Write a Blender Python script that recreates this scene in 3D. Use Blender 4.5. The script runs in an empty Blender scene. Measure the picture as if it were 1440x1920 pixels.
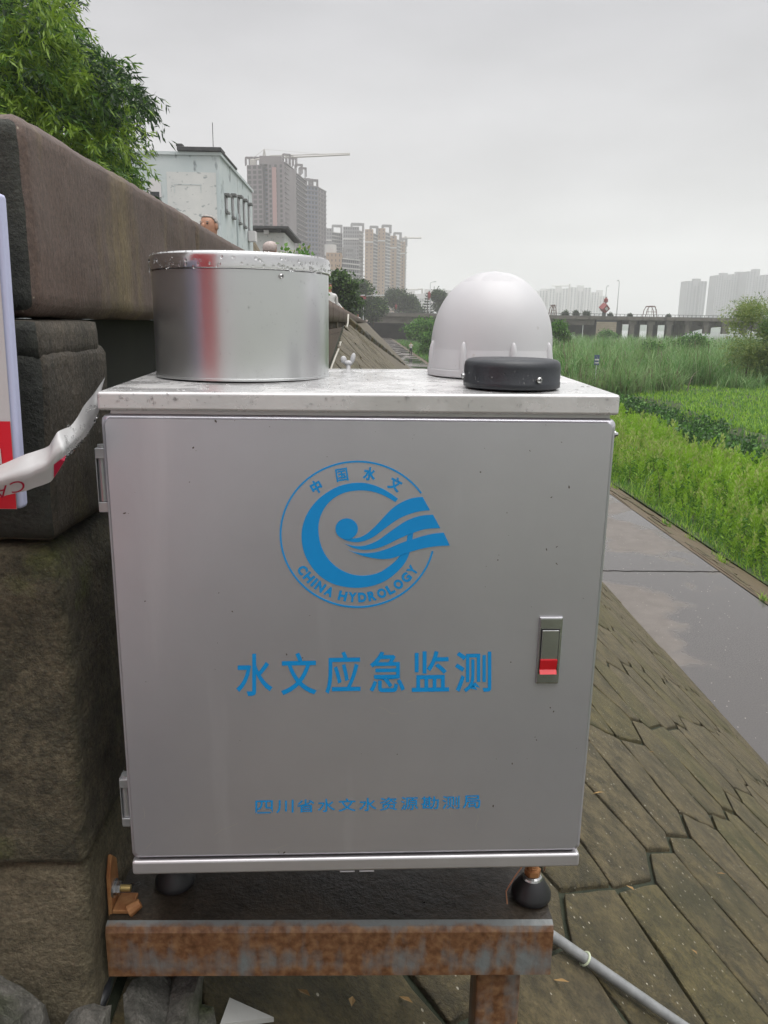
import bpy, bmesh, math, random
import numpy as np
from mathutils import Vector, Matrix, noise as mnoise
from mathutils.bvhtree import BVHTree
from mathutils.geometry import tessellate_polygon

random.seed(7); rng = np.random.default_rng(7)
S = bpy.context.scene
COL = S.collection
PI = math.pi

# ------------------------------------------------------------------ camera
CX, CY, F = 720.0, 960.0, 1452.77            # photograph is 1440 x 1920
AX = Vector((0.99968615, 0.0098257, 0.02304466))     # world X, Y, Z seen in camera axes (right, down, forward)
AY = Vector((-0.02005588, -0.23732789, 0.97122255))
AZ = Vector((0.01501209, -0.97137991, -0.23705634))
cam = bpy.data.cameras.new('camera'); cam_o = bpy.data.objects.new('camera', cam); COL.objects.link(cam_o)
cam.sensor_fit = 'VERTICAL'; cam.sensor_height = 36.0; cam.lens = F * 36.0 / 1920.0
cam.clip_start = 0.02; cam.clip_end = 6000
right = Vector((AX.x, AY.x, AZ.x)); up = -Vector((AX.y, AY.y, AZ.y)); back = -Vector((AX.z, AY.z, AZ.z))
cam_o.matrix_world = Matrix(((right.x, up.x, back.x, 0), (right.y, up.y, back.y, 0), (right.z, up.z, back.z, 0), (0, 0, 0, 1)))
S.camera = cam_o

def ray(px, py):                              # direction through a photograph pixel
    c = Vector(((px - CX) / F, (py - CY) / F, 1.0))
    return Vector((AX.dot(c), AY.dot(c), AZ.dot(c)))
def onX(px, py, x): r = ray(px, py); return r * (x / r.x)
def onY(px, py, y): r = ray(px, py); return r * (y / r.y)
def onZ(px, py, z): r = ray(px, py); return r * (z / r.z)

# ------------------------------------------------------------------ world, sun, exposure
W = bpy.data.worlds.new('World'); S.world = W; W.use_nodes = True
nt = W.node_tree; nt.nodes.clear()
def N(tree, t, **kw):
    n = tree.nodes.new(t)
    for k, v in kw.items(): setattr(n, k, v)
    return n
SUN_EL, SUN_AZ = math.radians(76), math.radians(120)   # azimuth clockwise from +Y
out = N(nt, 'ShaderNodeOutputWorld'); bg = N(nt, 'ShaderNodeBackground'); bg.inputs['Strength'].default_value = 0.1
sky = N(nt, 'ShaderNodeTexSky'); sky.sky_type = 'NISHITA'; sky.sun_disc = False
sky.sun_elevation = SUN_EL; sky.sun_rotation = SUN_AZ; sky.dust_density = 4.0; sky.air_density = 1.5
hs = N(nt, 'ShaderNodeHueSaturation'); hs.inputs['Saturation'].default_value = 0.12; hs.inputs['Value'].default_value = 1.0
nt.links.new(sky.outputs[0], hs.inputs['Color'])
tc = N(nt, 'ShaderNodeTexCoord'); sep = N(nt, 'ShaderNodeSeparateXYZ'); nt.links.new(tc.outputs['Generated'], sep.inputs[0])
ramp = N(nt, 'ShaderNodeValToRGB'); nt.links.new(sep.outputs['Z'], ramp.inputs[0])
e = ramp.color_ramp.elements
e[0].position = 0.0; e[0].color = (0.405, 0.407, 0.399, 1)
e[1].position = 1.0; e[1].color = (1.05, 1.05, 1.06, 1)
for p, c in ((0.08, (0.392, 0.394, 0.389)), (0.18, (0.332, 0.332, 0.337)), (0.33, (0.288, 0.288, 0.30)), (0.5, (0.44, 0.44, 0.45)), (0.75, (0.80, 0.80, 0.81))):
    q = e.new(p); q.color = (*c, 1)
mp = N(nt, 'ShaderNodeMapping'); mp.inputs['Scale'].default_value = (1.0, 1.0, 3.0); nt.links.new(tc.outputs['Generated'], mp.inputs[0])
nz = N(nt, 'ShaderNodeTexNoise'); nz.inputs['Scale'].default_value = 2.4; nz.inputs['Detail'].default_value = 4; nz.inputs['Roughness'].default_value = 0.5
nt.links.new(mp.outputs[0], nz.inputs['Vector'])
mr = N(nt, 'ShaderNodeMapRange'); mr.inputs['From Min'].default_value = 0.3; mr.inputs['From Max'].default_value = 0.7
mr.inputs['To Min'].default_value = 8.4; mr.inputs['To Max'].default_value = 11.7; nt.links.new(nz.outputs['Fac'], mr.inputs['Value'])
vm = N(nt, 'ShaderNodeVectorMath', operation='SCALE'); nt.links.new(ramp.outputs[0], vm.inputs[0]); nt.links.new(mr.outputs[0], vm.inputs['Scale'])
mx = N(nt, 'ShaderNodeMix', data_type='RGBA'); mx.inputs['Factor'].default_value = 0.94
nt.links.new(hs.outputs[0], mx.inputs[6]); nt.links.new(vm.outputs[0], mx.inputs[7])
nt.links.new(mx.outputs[2], bg.inputs['Color']); nt.links.new(bg.outputs[0], out.inputs['Surface'])
sun = bpy.data.lights.new('sun', 'SUN'); sun.energy = 1.5; sun.angle = math.radians(60); sun.color = (1.0, 0.98, 0.95)
sun_o = bpy.data.objects.new('sun', sun); COL.objects.link(sun_o)
sdir = Vector((math.sin(SUN_AZ) * math.cos(SUN_EL), math.cos(SUN_AZ) * math.cos(SUN_EL), math.sin(SUN_EL)))
sun_o.rotation_euler = (-sdir).to_track_quat('-Z', 'Y').to_euler()
S.view_settings.view_transform = 'Standard'; S.view_settings.look = 'None'
S.view_settings.exposure = 0.95; S.view_settings.gamma = 1.0
S.view_settings.use_curve_mapping = False
S.cycles.volume_bounces = 4; S.cycles.max_bounces = 8; S.cycles.transparent_max_bounces = 8
S.cycles.use_denoising = True

# ------------------------------------------------------------------ helpers
class MB:
    """collects shapes, then links them as ONE mesh object"""
    def __init__(s): s.v = []; s.f = []; s.m = []
    def add(s, verts, faces, mi=0):
        b = len(s.v); s.v += [tuple(p) for p in verts]
        s.f += [tuple(i + b for i in q) for q in faces]; s.m += [mi] * len(faces); return s
    def box(s, x0, x1, y0, y1, z0, z1, mi=0):
        v = [(x, y, z) for z in (z0, z1) for y in (y0, y1) for x in (x0, x1)]
        return s.add(v, [(0, 2, 3, 1), (4, 5, 7, 6), (0, 1, 5, 4), (2, 6, 7, 3), (0, 4, 6, 2), (1, 3, 7, 5)], mi)
    def obox(s, c, ax, ay, az, mi=0):          # half axes
        c, ax, ay, az = map(Vector, (c, ax, ay, az))
        v = [c + ax * i + ay * j + az * k for k in (-1, 1) for j in (-1, 1) for i in (-1, 1)]
        return s.add(v, [(0, 2, 3, 1), (4, 5, 7, 6), (0, 1, 5, 4), (2, 6, 7, 3), (0, 4, 6, 2), (1, 3, 7, 5)], mi)
    def prism(s, poly, z0, z1, mi=0):
        n = len(poly)
        v = [(p[0], p[1], z0) for p in poly] + [(p[0], p[1], z1) for p in poly]
        f = [(i, (i + 1) % n, (i + 1) % n + n, i + n) for i in range(n)]
        return s.add(v, f + [tuple(range(n - 1, -1, -1)), tuple(range(n, 2 * n))], mi)
    def tube(s, pts, r, n=8, mi=0, cap=True):
        pts = [Vector(p) for p in pts]; rs = r if isinstance(r, (list, tuple)) else [r] * len(pts)
        v = []; ref = None
        for i, p in enumerate(pts):
            t = (pts[min(i + 1, len(pts) - 1)] - pts[max(i - 1, 0)]).normalized()
            if ref is None: ref = Vector((0, 0, 1)) if abs(t.z) < 0.9 else Vector((1, 0, 0))
            a = t.cross(ref).normalized(); b = a.cross(t).normalized(); ref = b
            v += [p + (a * math.cos(2 * PI * k / n) + b * math.sin(2 * PI * k / n)) * rs[i] for k in range(n)]
        f = [(i * n + k, i * n + (k + 1) % n, (i + 1) * n + (k + 1) % n, (i + 1) * n + k) for i in range(len(pts) - 1) for k in range(n)]
        if cap: f += [tuple(range(n - 1, -1, -1)), tuple((len(pts) - 1) * n + k for k in range(n))]
        return s.add(v, f, mi)
    def lathe(s, prof, n=48, c=(0, 0, 0), mi=0, a=None):      # prof [(r, z)] bottom to top, about c along z
        c = Vector(c); v = []
        for r, z in prof: v += [c + Vector((r * math.cos(2 * PI * k / n), r * math.sin(2 * PI * k / n), z)) for k in range(n)]
        f = [(i * n + k, i * n + (k + 1) % n, (i + 1) * n + (k + 1) % n, (i + 1) * n + k) for i in range(len(prof) - 1) for k in range(n)]
        m_ = len(v); v += v[:n] + v[(len(prof) - 1) * n:len(prof) * n]
        f += [tuple(m_ + k for k in range(n - 1, -1, -1)), tuple(m_ + n + k for k in range(n))]
        return s.add(v, f, mi)
    def ball(s, c, rx, ry=None, rz=None, n=10, m=7, mi=0, rot=None):
        ry = ry or rx; rz = rz or rx; c = Vector(c); v = []
        for i in range(m + 1):
            th = PI * i / m
            for k in range(n):
                p = Vector((rx * math.sin(th) * math.cos(2 * PI * k / n), ry * math.sin(th) * math.sin(2 * PI * k / n), -rz * math.cos(th)))
                v.append(c + (rot @ p if rot else p))
        f = [(i * n + k, i * n + (k + 1) % n, (i + 1) * n + (k + 1) % n, (i + 1) * n + k) for i in range(m) for k in range(n)]
        return s.add(v, f, mi)
    def build(s, name, mats, parent=None, smooth=False, bevel=0, seg=2, world=False, auto=None):
        mats = mats if isinstance(mats, (list, tuple)) else [mats]
        v = s.v
        if world and parent is not None:
            inv = rootmat(parent).inverted(); v = [tuple(inv @ Vector(p)) for p in v]
        me = bpy.data.meshes.new(name); me.from_pydata(v, [], s.f)
        for m in mats: me.materials.append(m)
        if len(mats) > 1: me.polygons.foreach_set('material_index', s.m)
        if smooth: me.polygons.foreach_set('use_smooth', [len(f) <= 4 for f in s.f])
        me.update()
        o = bpy.data.objects.new(name, me); COL.objects.link(o)
        if parent is not None: o.parent = parent
        if bevel:
            b = o.modifiers.new('bevel', 'BEVEL'); b.width = bevel; b.segments = seg; b.limit_method = 'ANGLE'; b.angle_limit = math.radians(35)
            me.polygons.foreach_set('use_smooth', [True] * len(me.polygons))
            b.harden_normals = True
        return o

def rootmat(o):
    while o.parent is not None: o = o.parent
    return Matrix.Translation(o.location) @ o.rotation_euler.to_matrix().to_4x4()
def tag(o, label=None, cat=None, group=None, kind=None):
    for k, v in (('label', label), ('category', cat), ('group', group), ('kind', kind)):
        if v: o[k] = v
    return o
def thing(name, label, cat, loc=(0, 0, 0), rz=0, group=None):
    o = bpy.data.objects.new(name, None); COL.objects.link(o); o.location = loc; o.rotation_euler = (0, 0, rz)
    o.empty_display_size = 0.1
    return tag(o, label, cat, group)
def copy_tree(o, parent=None):
    c = o.copy(); COL.objects.link(c)
    if parent is not None: c.parent = parent
    for ch in [x for x in ALLOF(o)]: copy_tree(ch, c)
    return c
def ALLOF(o): return list(o.children)
def npmesh(name, V, Fq, mats, mi=None, parent=None, smooth=False):
    """V (n,3), Fq (m,k) numpy"""
    me = bpy.data.meshes.new(name); m, k = Fq.shape
    me.vertices.add(len(V)); me.vertices.foreach_set('co', np.ascontiguousarray(V, dtype=np.float32).ravel())
    me.loops.add(m * k); me.loops.foreach_set('vertex_index', np.ascontiguousarray(Fq, dtype=np.int32).ravel())
    me.polygons.add(m); me.polygons.foreach_set('loop_start', np.arange(0, m * k, k, dtype=np.int32))
    me.polygons.foreach_set('loop_total', np.full(m, k, dtype=np.int32))
    for q in (mats if isinstance(mats, (list, tuple)) else [mats]): me.materials.append(q)
    if mi is not None: me.polygons.foreach_set('material_index', np.ascontiguousarray(mi, dtype=np.int32))
    if smooth: me.polygons.foreach_set('use_smooth', np.ones(m, dtype=bool))
    me.update(calc_edges=True)
    o = bpy.data.objects.new(name, me); COL.objects.link(o)
    if parent is not None: o.parent = parent
    return o

# ------------------------------------------------------------------ materials
MATS = {}
def mat(name, c1, c2=None, rot=(0, 0, 0), rough=0.6, metal=0.0, scale=8.0, detail=6, stretch=(1, 1, 1), bump=0.0, bscale=None, coords='Object',
        rough2=None, c3=None, scale3=2.0, lo=0.35, hi=0.65, lo3=0.5, hi3=0.65, spec=0.5, speck=None, speck_scale=60, speck_r=0.12, trans=0.0,
        stretch3=None, coat=0.0, sss=0.0, grain=0.0, gscale=220):
    m = bpy.data.materials.new(name); m.use_nodes = True; t = m.node_tree; b = t.nodes['Principled BSDF']
    L = t.links.new
    b.inputs['Roughness'].default_value = rough; b.inputs['Metallic'].default_value = metal
    b.inputs['Specular IOR Level'].default_value = spec
    if coat: b.inputs['Coat Weight'].default_value = coat; b.inputs['Coat Roughness'].default_value = 0.12
    if c2 is None and not bump:
        b.inputs['Base Color'].default_value = (*c1, 1); MATS[name] = m
        if trans: leafy(m, c1, trans)
        return m
    if coords == 'World':
        g = N(t, 'ShaderNodeNewGeometry'); src = g.outputs['Position']
    else:
        g = N(t, 'ShaderNodeTexCoord'); src = g.outputs['Object']
    mp = N(t, 'ShaderNodeMapping'); mp.inputs['Scale'].default_value = stretch; mp.inputs['Rotation'].default_value = rot; L(src, mp.inputs[0])
    nz = N(t, 'ShaderNodeTexNoise'); nz.inputs['Scale'].default_value = scale; nz.inputs['Detail'].default_value = detail; nz.inputs['Roughness'].default_value = 0.62
    L(mp.outputs[0], nz.inputs['Vector'])
    r = N(t, 'ShaderNodeMapRange'); r.inputs['From Min'].default_value = lo; r.inputs['From Max'].default_value = hi; L(nz.outputs['Fac'], r.inputs['Value'])
    x = N(t, 'ShaderNodeMix', data_type='RGBA'); x.inputs[6].default_value = (*c1, 1); x.inputs[7].default_value = (*(c2 or c1), 1); L(r.outputs[0], x.inputs['Factor'])
    colr = x.outputs[2]
    if c3 is not None:
        mp3 = N(t, 'ShaderNodeMapping'); mp3.inputs['Scale'].default_value = stretch3 or stretch; mp3.inputs['Location'].default_value = (3.1, 7.7, 1.3); L(src, mp3.inputs[0])
        n3 = N(t, 'ShaderNodeTexNoise'); n3.inputs['Scale'].default_value = scale3; n3.inputs['Detail'].default_value = 5; L(mp3.outputs[0], n3.inputs['Vector'])
        r3 = N(t, 'ShaderNodeMapRange'); r3.inputs['From Min'].default_value = lo3; r3.inputs['From Max'].default_value = hi3; L(n3.outputs['Fac'], r3.inputs['Value'])
        x3 = N(t, 'ShaderNodeMix', data_type='RGBA'); L(colr, x3.inputs[6]); x3.inputs[7].default_value = (*c3, 1); L(r3.outputs[0], x3.inputs['Factor']); colr = x3.outputs[2]
        if rough2 is not None:
            rr = N(t, 'ShaderNodeMapRange'); rr.inputs['To Min'].default_value = rough; rr.inputs['To Max'].default_value = rough2
            L(r3.outputs[0], rr.inputs['Value']); L(rr.outputs[0], b.inputs['Roughness'])
    elif rough2 is not None:
        rr = N(t, 'ShaderNodeMapRange'); rr.inputs['To Min'].default_value = rough; rr.inputs['To Max'].default_value = rough2
        L(r.outputs[0], rr.inputs['Value']); L(rr.outputs[0], b.inputs['Roughness'])
    if speck is not None:
        vo = N(t, 'ShaderNodeTexVoronoi'); vo.inputs['Scale'].default_value = speck_scale; L(src, vo.inputs['Vector'])
        lt = N(t, 'ShaderNodeMath', operation='LESS_THAN'); L(vo.outputs['Distance'], lt.inputs[0]); lt.inputs[1].default_value = speck_r
        sp = N(t, 'ShaderNodeSeparateColor'); L(vo.outputs['Color'], sp.inputs[0])
        gt = N(t, 'ShaderNodeMath', operation='GREATER_THAN'); L(sp.outputs[0], gt.inputs[0]); gt.inputs[1].default_value = 0.66
        mu = N(t, 'ShaderNodeMath', operation='MULTIPLY'); L(lt.outputs[0], mu.inputs[0]); L(gt.outputs[0], mu.inputs[1])
        xs = N(t, 'ShaderNodeMix', data_type='RGBA'); L(colr, xs.inputs[6]); xs.inputs[7].default_value = (*speck, 1); L(mu.outputs[0], xs.inputs['Factor']); colr = xs.outputs[2]
    if grain:
        ng = N(t, 'ShaderNodeTexNoise'); ng.inputs['Scale'].default_value = gscale; ng.inputs['Detail'].default_value = 4; ng.inputs['Roughness'].default_value = 0.75; L(src, ng.inputs['Vector'])
        mg = N(t, 'ShaderNodeMapRange'); mg.inputs['From Min'].default_value = 0.32; mg.inputs['From Max'].default_value = 0.68; mg.inputs['To Min'].default_value = 1 - grain; mg.inputs['To Max'].default_value = 1 + grain; L(ng.outputs['Fac'], mg.inputs['Value'])
        vg = N(t, 'ShaderNodeVectorMath', operation='SCALE'); L(colr, vg.inputs[0]); L(mg.outputs[0], vg.inputs['Scale']); colr = vg.outputs[0]
    L(colr, b.inputs['Base Color'])
    if bump:
        nb = N(t, 'ShaderNodeTexNoise'); nb.inputs['Scale'].default_value = bscale or scale * 4; nb.inputs['Detail'].default_value = 6; nb.inputs['Roughness'].default_value = 0.7
        L(mp.outputs[0], nb.inputs['Vector'])
        bu = N(t, 'ShaderNodeBump'); bu.inputs['Strength'].default_value = bump; bu.inputs['Distance'].default_value = 0.02
        L(nb.outputs['Fac'], bu.inputs['Height']); L(bu.outputs[0], b.inputs['Normal'])
    MATS[name] = m
    if trans: leafy(m, c1, trans, colr)
    return m
def leafy(m, c, k, colr=None):
    t = m.node_tree; b = t.nodes['Principled BSDF']; o = t.nodes['Material Output']
    tr = N(t, 'ShaderNodeBsdfTranslucent'); tr.inputs['Color'].default_value = (*[min(1, x * 1.6) for x in c], 1)
    if colr is not None:
        t.links.new(colr, tr.inputs['Color'])
    mxs = N(t, 'ShaderNodeMixShader'); mxs.inputs[0].default_value = k
    t.links.new(b.outputs[0], mxs.inputs[1]); t.links.new(tr.outputs[0], mxs.inputs[2]); t.links.new(mxs.outputs[0], o.inputs['Surface'])

silver = mat('silver_paint', (0.5303, 0.5231, 0.5686), (0.5893, 0.5826, 0.6291), rough=0.33, rough2=0.43, metal=0.76, scale=5, detail=8, lo=0.3, hi=0.7,
             c3=(0.6925, 0.6911, 0.7327), scale3=16, stretch3=(1.3, 1, 0.16), lo3=0.60, hi3=1.0, bump=0.02, bscale=7)
silver_edge = mat('silver_paint_trim', (0.4759, 0.4645, 0.4793), (0.5325, 0.5212, 0.5313), rough=0.3, rough2=0.4, metal=0.65, scale=9, lo=0.3, hi=0.7)
lid_m = mat('wet_silver_lid', (0.5432, 0.5383, 0.5383), (0.6014, 0.5966, 0.5917), rough=0.10, rough2=0.36, metal=0.3, scale=14, lo=0.42, hi=0.58, bump=0.03, bscale=40)
alu = mat('brushed_aluminium', (0.56, 0.57, 0.58), (0.62, 0.63, 0.63), rough=0.27, rough2=0.31, metal=0.9, scale=3)
alu_rim = mat('polished_aluminium', (0.62, 0.62, 0.62), (0.7, 0.7, 0.7), rough=0.16, rough2=0.26, metal=0.95, scale=12)
steel = mat('stainless_steel', (0.42, 0.42, 0.42), (0.5, 0.5, 0.5), rough=0.25, metal=0.95, scale=20)
zinc = mat('zinc_hinge', (0.36, 0.38, 0.39), (0.45, 0.46, 0.47), rough=0.35, metal=0.7, scale=30)
dome_m = mat('white_plastic', (0.4515, 0.4488, 0.4623), (0.4876, 0.4849, 0.4949), rough=0.42, scale=6, speck=(0.42, 0.41, 0.41), speck_scale=40, speck_r=0.08)
dome_top = mat('weathered_white_plastic', (0.43, 0.426, 0.438), (0.485, 0.48, 0.49), rough=0.55, scale=22, lo=0.45, hi=0.55, bump=0.08, bscale=60)
puck_m = mat('black_rubbery_plastic', (0.012, 0.014, 0.018), (0.022, 0.025, 0.031), rough=0.32, rough2=0.55, scale=16, bump=0.05, bscale=60)
rubber = mat('black_rubber', (0.012, 0.012, 0.014), (0.02, 0.02, 0.022), rough=0.35, rough2=0.6, scale=20)
blue_print = mat('blue_print', (0.0, 0.235, 0.57), (0.0, 0.25, 0.60), rough=0.45, scale=40)
red_plastic = mat('red_plastic', (0.55, 0.012, 0.02), (0.6, 0.015, 0.025), rough=0.25, scale=30)
copper = mat('copper_wire', (0.45, 0.24, 0.15), rough=0.35, metal=0.8)
brass = mat('brass_bolt', (0.5, 0.38, 0.16), (0.42, 0.3, 0.12), rough=0.35, metal=0.85, scale=50)
rust_thread = mat('rusty_thread', (0.28, 0.11, 0.04), (0.4, 0.2, 0.08), rough=0.6, metal=0.3, scale=60)
water_drop = mat('rain_water', (0.9, 0.9, 0.9), rough=0.03)
_b = water_drop.node_tree.nodes['Principled BSDF']; _b.inputs['Transmission Weight'].default_value = 1.0; _b.inputs['IOR'].default_value = 1.33

coping = mat('brown_sandstone', (0.062, 0.04116, 0.0323), (0.098, 0.06468, 0.05035), grain=0.38, gscale=200, rough=0.62, scale=5, stretch=(1.6, 1.6, 0.5), coords='World', lo=0.3, hi=0.7,
             c3=(0.15, 0.1127, 0.0494), scale3=3.6, stretch3=(2.5, 2.5, 0.35), lo3=0.58, hi3=0.74, bump=0.3, bscale=90, speck=(0.2, 0.17, 0.13), speck_scale=90, speck_r=0.09)
algae = mat('black_algae_stone', (0.012, 0.0132, 0.0108), (0.0288, 0.03, 0.0204), grain=0.5, gscale=200, rough=0.7, scale=7, coords='World', lo=0.3, hi=0.7, bump=0.35, bscale=90)
pier_up = mat('dark_pier_stone', (0.0363, 0.0319, 0.0231), (0.099, 0.07975, 0.05852), grain=0.5, gscale=190, rough=0.65, scale=14, coords='World', stretch=(1.5, 1.5, 0.6), lo=0.3, hi=0.7,
              c3=(0.165, 0.1436, 0.077), scale3=5, lo3=0.56, hi3=0.72, bump=0.7, bscale=120, speck=(0.14, 0.13, 0.1), speck_scale=130, speck_r=0.12)
pier_low = mat('mossy_pier_stone', (0.03987, 0.03675, 0.0195), (0.154, 0.1295, 0.078), grain=0.55, gscale=170, rough=0.68, scale=26, coords='World', lo=0.3, hi=0.7,
               c3=(0.1087, 0.126, 0.02275), scale3=9, lo3=0.58, hi3=0.7, bump=1.0, bscale=110, speck=(0.16, 0.15, 0.11), speck_scale=150, speck_r=0.13)
pier_base = mat('yellow_brown_stone', (0.099, 0.08184, 0.04752), (0.2178, 0.1822, 0.1162), grain=0.45, gscale=180, rough=0.7, scale=22, coords='World', lo=0.3, hi=0.7,
                c3=(0.0792, 0.0726, 0.0462), scale3=5, lo3=0.55, hi3=0.75, bump=0.9, bscale=110, speck=(0.22, 0.19, 0.14), speck_scale=150, speck_r=0.12)
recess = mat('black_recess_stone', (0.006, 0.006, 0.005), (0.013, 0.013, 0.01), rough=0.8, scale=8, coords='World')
slab_a = mat('wet_slab_stone', (0.03872, 0.0304, 0.01235), (0.1045, 0.08056, 0.03369), grain=0.42, gscale=95, rough=0.5, rough2=0.72, scale=12, coords='World', rot=(0, 0.68, 0.35), stretch=(0.85, 1.35, 1.35), lo=0.36, hi=0.62, bump=0.8, bscale=85,
             c3=(0.04027, 0.03648, 0.01348), scale3=2.4, lo3=0.5, hi3=0.72, speck=(0.36, 0.33, 0.26), speck_scale=46, speck_r=0.14)
slab_b = mat('olive_slab_stone', (0.04336, 0.03546, 0.01076), (0.09675, 0.07709, 0.02749), grain=0.42, gscale=95, rough=0.55, rough2=0.74, scale=13, coords='World', rot=(0, 0.68, 0.35), stretch=(0.85, 1.35, 1.35), lo=0.36, hi=0.62, bump=0.75, bscale=85,
             c3=(0.03872, 0.03855, 0.01076), scale3=3, lo3=0.52, hi3=0.72, speck=(0.36, 0.33, 0.26), speck_scale=46, speck_r=0.14)
slab_c = mat('brown_slab_stone', (0.04491, 0.03496, 0.01572), (0.1162, 0.08964, 0.04267), grain=0.42, gscale=95, rough=0.5, rough2=0.7, scale=14, coords='World', rot=(0, 0.68, 0.35), stretch=(0.85, 1.35, 1.35), lo=0.36, hi=0.62, bump=0.8, bscale=90,
             c3=(0.03872, 0.03269, 0.01684), scale3=3.5, lo3=0.52, hi3=0.74, speck=(0.38, 0.35, 0.28), speck_scale=46, speck_r=0.14)
mortar = mat('mossy_joint', (0.009639, 0.01502, 0.00504), (0.0241, 0.02935, 0.0131), rough=0.8, scale=14, coords='World', bump=0.5, bscale=50)
far_slope = mat('weathered_slope_stone', (0.054, 0.0434, 0.02304), (0.09, 0.07, 0.03968), rough=0.65, scale=3, coords='World', stretch=(1, 0.25, 1), lo=0.3, hi=0.7, bump=0.4, bscale=14)
walk_m = mat('wet_concrete', (0.09606, 0.08227, 0.07163), (0.1314, 0.1143, 0.1011), grain=0.22, gscale=60, rough=0.55, rough2=0.06, scale=4, coords='World', lo=0.3, hi=0.7,
             c3=(0.07366, 0.06748, 0.06396), scale3=0.42, lo3=0.45, hi3=0.50, bump=0.06, bscale=40, speck=(0.34, 0.31, 0.27), speck_scale=14, speck_r=0.1, spec=0.6)
strip_m = mat('layered_bank_stone', (0.0595, 0.0416, 0.02304), (0.1105, 0.08, 0.04464), grain=0.4, gscale=60, rough=0.6, scale=9, coords='World', stretch=(2.5, 0.22, 2.5), lo=0.3, hi=0.7, bump=0.5, bscale=12)
soil = mat('dark_soil', (0.026, 0.030, 0.012), (0.045, 0.075, 0.018), rough=0.9, scale=1.2, coords='World', bump=0.4, bscale=5)
turf = mat('turf_ground', (0.055, 0.10, 0.016), (0.085, 0.14, 0.022), rough=0.9, scale=0.5, coords='World', c3=(0.05, 0.05, 0.02), scale3=0.25, lo3=0.55, hi3=0.7)
far_ground = mat('far_ground', (0.05, 0.07, 0.03), (0.08, 0.09, 0.05), rough=0.9, scale=0.02, coords='World')
paving = mat('promenade_paving', (0.14, 0.13, 0.12), (0.2, 0.19, 0.175), rough=0.5, scale=3, coords='World')
river_m = mat('river_water', (0.10, 0.13, 0.11), rough=0.12)
lump_m = mat('grey_concrete_rubble', (0.056, 0.0544, 0.0464), (0.152, 0.144, 0.128), grain=0.4, gscale=160, rough=0.75, scale=18, coords='World', bump=0.7, bscale=60, c3=(0.036, 0.044, 0.016), scale3=9, lo3=0.48, hi3=0.62)
cable_m = mat('black_cable', (0.012, 0.013, 0.016), rough=0.4)
conduit_m = mat('grey_conduit', (0.24, 0.245, 0.25), (0.31, 0.315, 0.32), rough=0.35, metal=0.35, scale=30)
tie_m = mat('pale_plastic_tie', (0.55, 0.6, 0.45), rough=0.35, trans=0.2)
white_tape = mat('white_plastic_film', (0.51, 0.51, 0.51), (0.578, 0.578, 0.578), rough=0.25, scale=20, trans=0.25)
red_print = mat('red_print', (0.62, 0.02, 0.035), (0.58, 0.015, 0.03), rough=0.35, scale=30)
crimson_print = mat('crimson_print', (0.45, 0.01, 0.05), rough=0.3)
sign_white = mat('white_sign_face', (0.492, 0.492, 0.5002), (0.5248, 0.5248, 0.533), rough=0.4, scale=5)
sign_edge = mat('pale_blue_foam_edge', (0.4675, 0.4845, 0.663), rough=0.5)
ceramic = mat('white_shard', (0.48, 0.48, 0.464), (0.4, 0.4, 0.384), rough=0.5, scale=10)
skin_m = mat('skin', (0.42, 0.22, 0.14), (0.36, 0.18, 0.115), rough=0.5, scale=20)
grey_hair = mat('grey_hair', (0.20, 0.185, 0.175), (0.34, 0.31, 0.29), rough=0.7, scale=60)
pale_hair = mat('thin_grey_hair', (0.30, 0.24, 0.22), (0.42, 0.36, 0.34), rough=0.7, scale=50)
black_hair = mat('black_hair', (0.012, 0.011, 0.01), rough=0.5)
white_cloth = mat('white_cloth', (0.527, 0.5185, 0.51), (0.595, 0.5865, 0.578), rough=0.8, scale=15)
dark_cloth = mat('dark_cloth', (0.02, 0.02, 0.028), (0.035, 0.035, 0.045), rough=0.8, scale=15)
grey_cloth = mat('grey_cloth', (0.15, 0.15, 0.16), rough=0.8)
eye_m = mat('dark_eye', (0.02, 0.015, 0.012), rough=0.3)
G = lambda n, a, b, **k: mat(n, a, b, rough=0.55, scale=k.pop('scale', 2.0), coords='World', lo=0.3, hi=0.7, trans=k.pop('trans', 0.42), **k)
bam = [G('bamboo_leaf_dark', (0.016, 0.042, 0.012), (0.026, 0.062, 0.015)), G('bamboo_leaf_mid', (0.06322, 0.1411, 0.0215), (0.09784, 0.1976, 0.02957)), G('bamboo_leaf_light', (0.1555, 0.2595, 0.0247), (0.2222, 0.3336, 0.0342))]
culm_m = mat('bamboo_culm', (0.07, 0.10, 0.035), (0.11, 0.13, 0.05), rough=0.45, scale=10)
weed = [G('weed_leaf_dark', (0.0621, 0.1725, 0.02484), (0.0897, 0.2346, 0.03036), scale=0.4), G('weed_leaf_bright', (0.2125, 0.3869, 0.02928), (0.2801, 0.4611, 0.03993), scale=0.4), G('weed_plume', (0.2981, 0.3963, 0.1025), (0.3875, 0.4509, 0.1366), scale=0.4)]
reed = [G('reed_blade_green', (0.0741, 0.1869, 0.04212), (0.105, 0.2438, 0.05265), scale=0.5), G('reed_blade_pale', (0.19, 0.3009, 0.1062), (0.2375, 0.35, 0.1381), scale=0.5), G('reed_blade_straw', (0.16, 0.13, 0.08), (0.12, 0.09, 0.06), scale=0.5)]
tree_l = [G('tree_leaf_dark', (0.014, 0.034, 0.012), (0.022, 0.05, 0.016)), G('tree_leaf_mid', (0.035, 0.075, 0.02), (0.05, 0.10, 0.025)), G('tree_leaf_light', (0.08625, 0.161, 0.0345), (0.115, 0.207, 0.046))]
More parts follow.
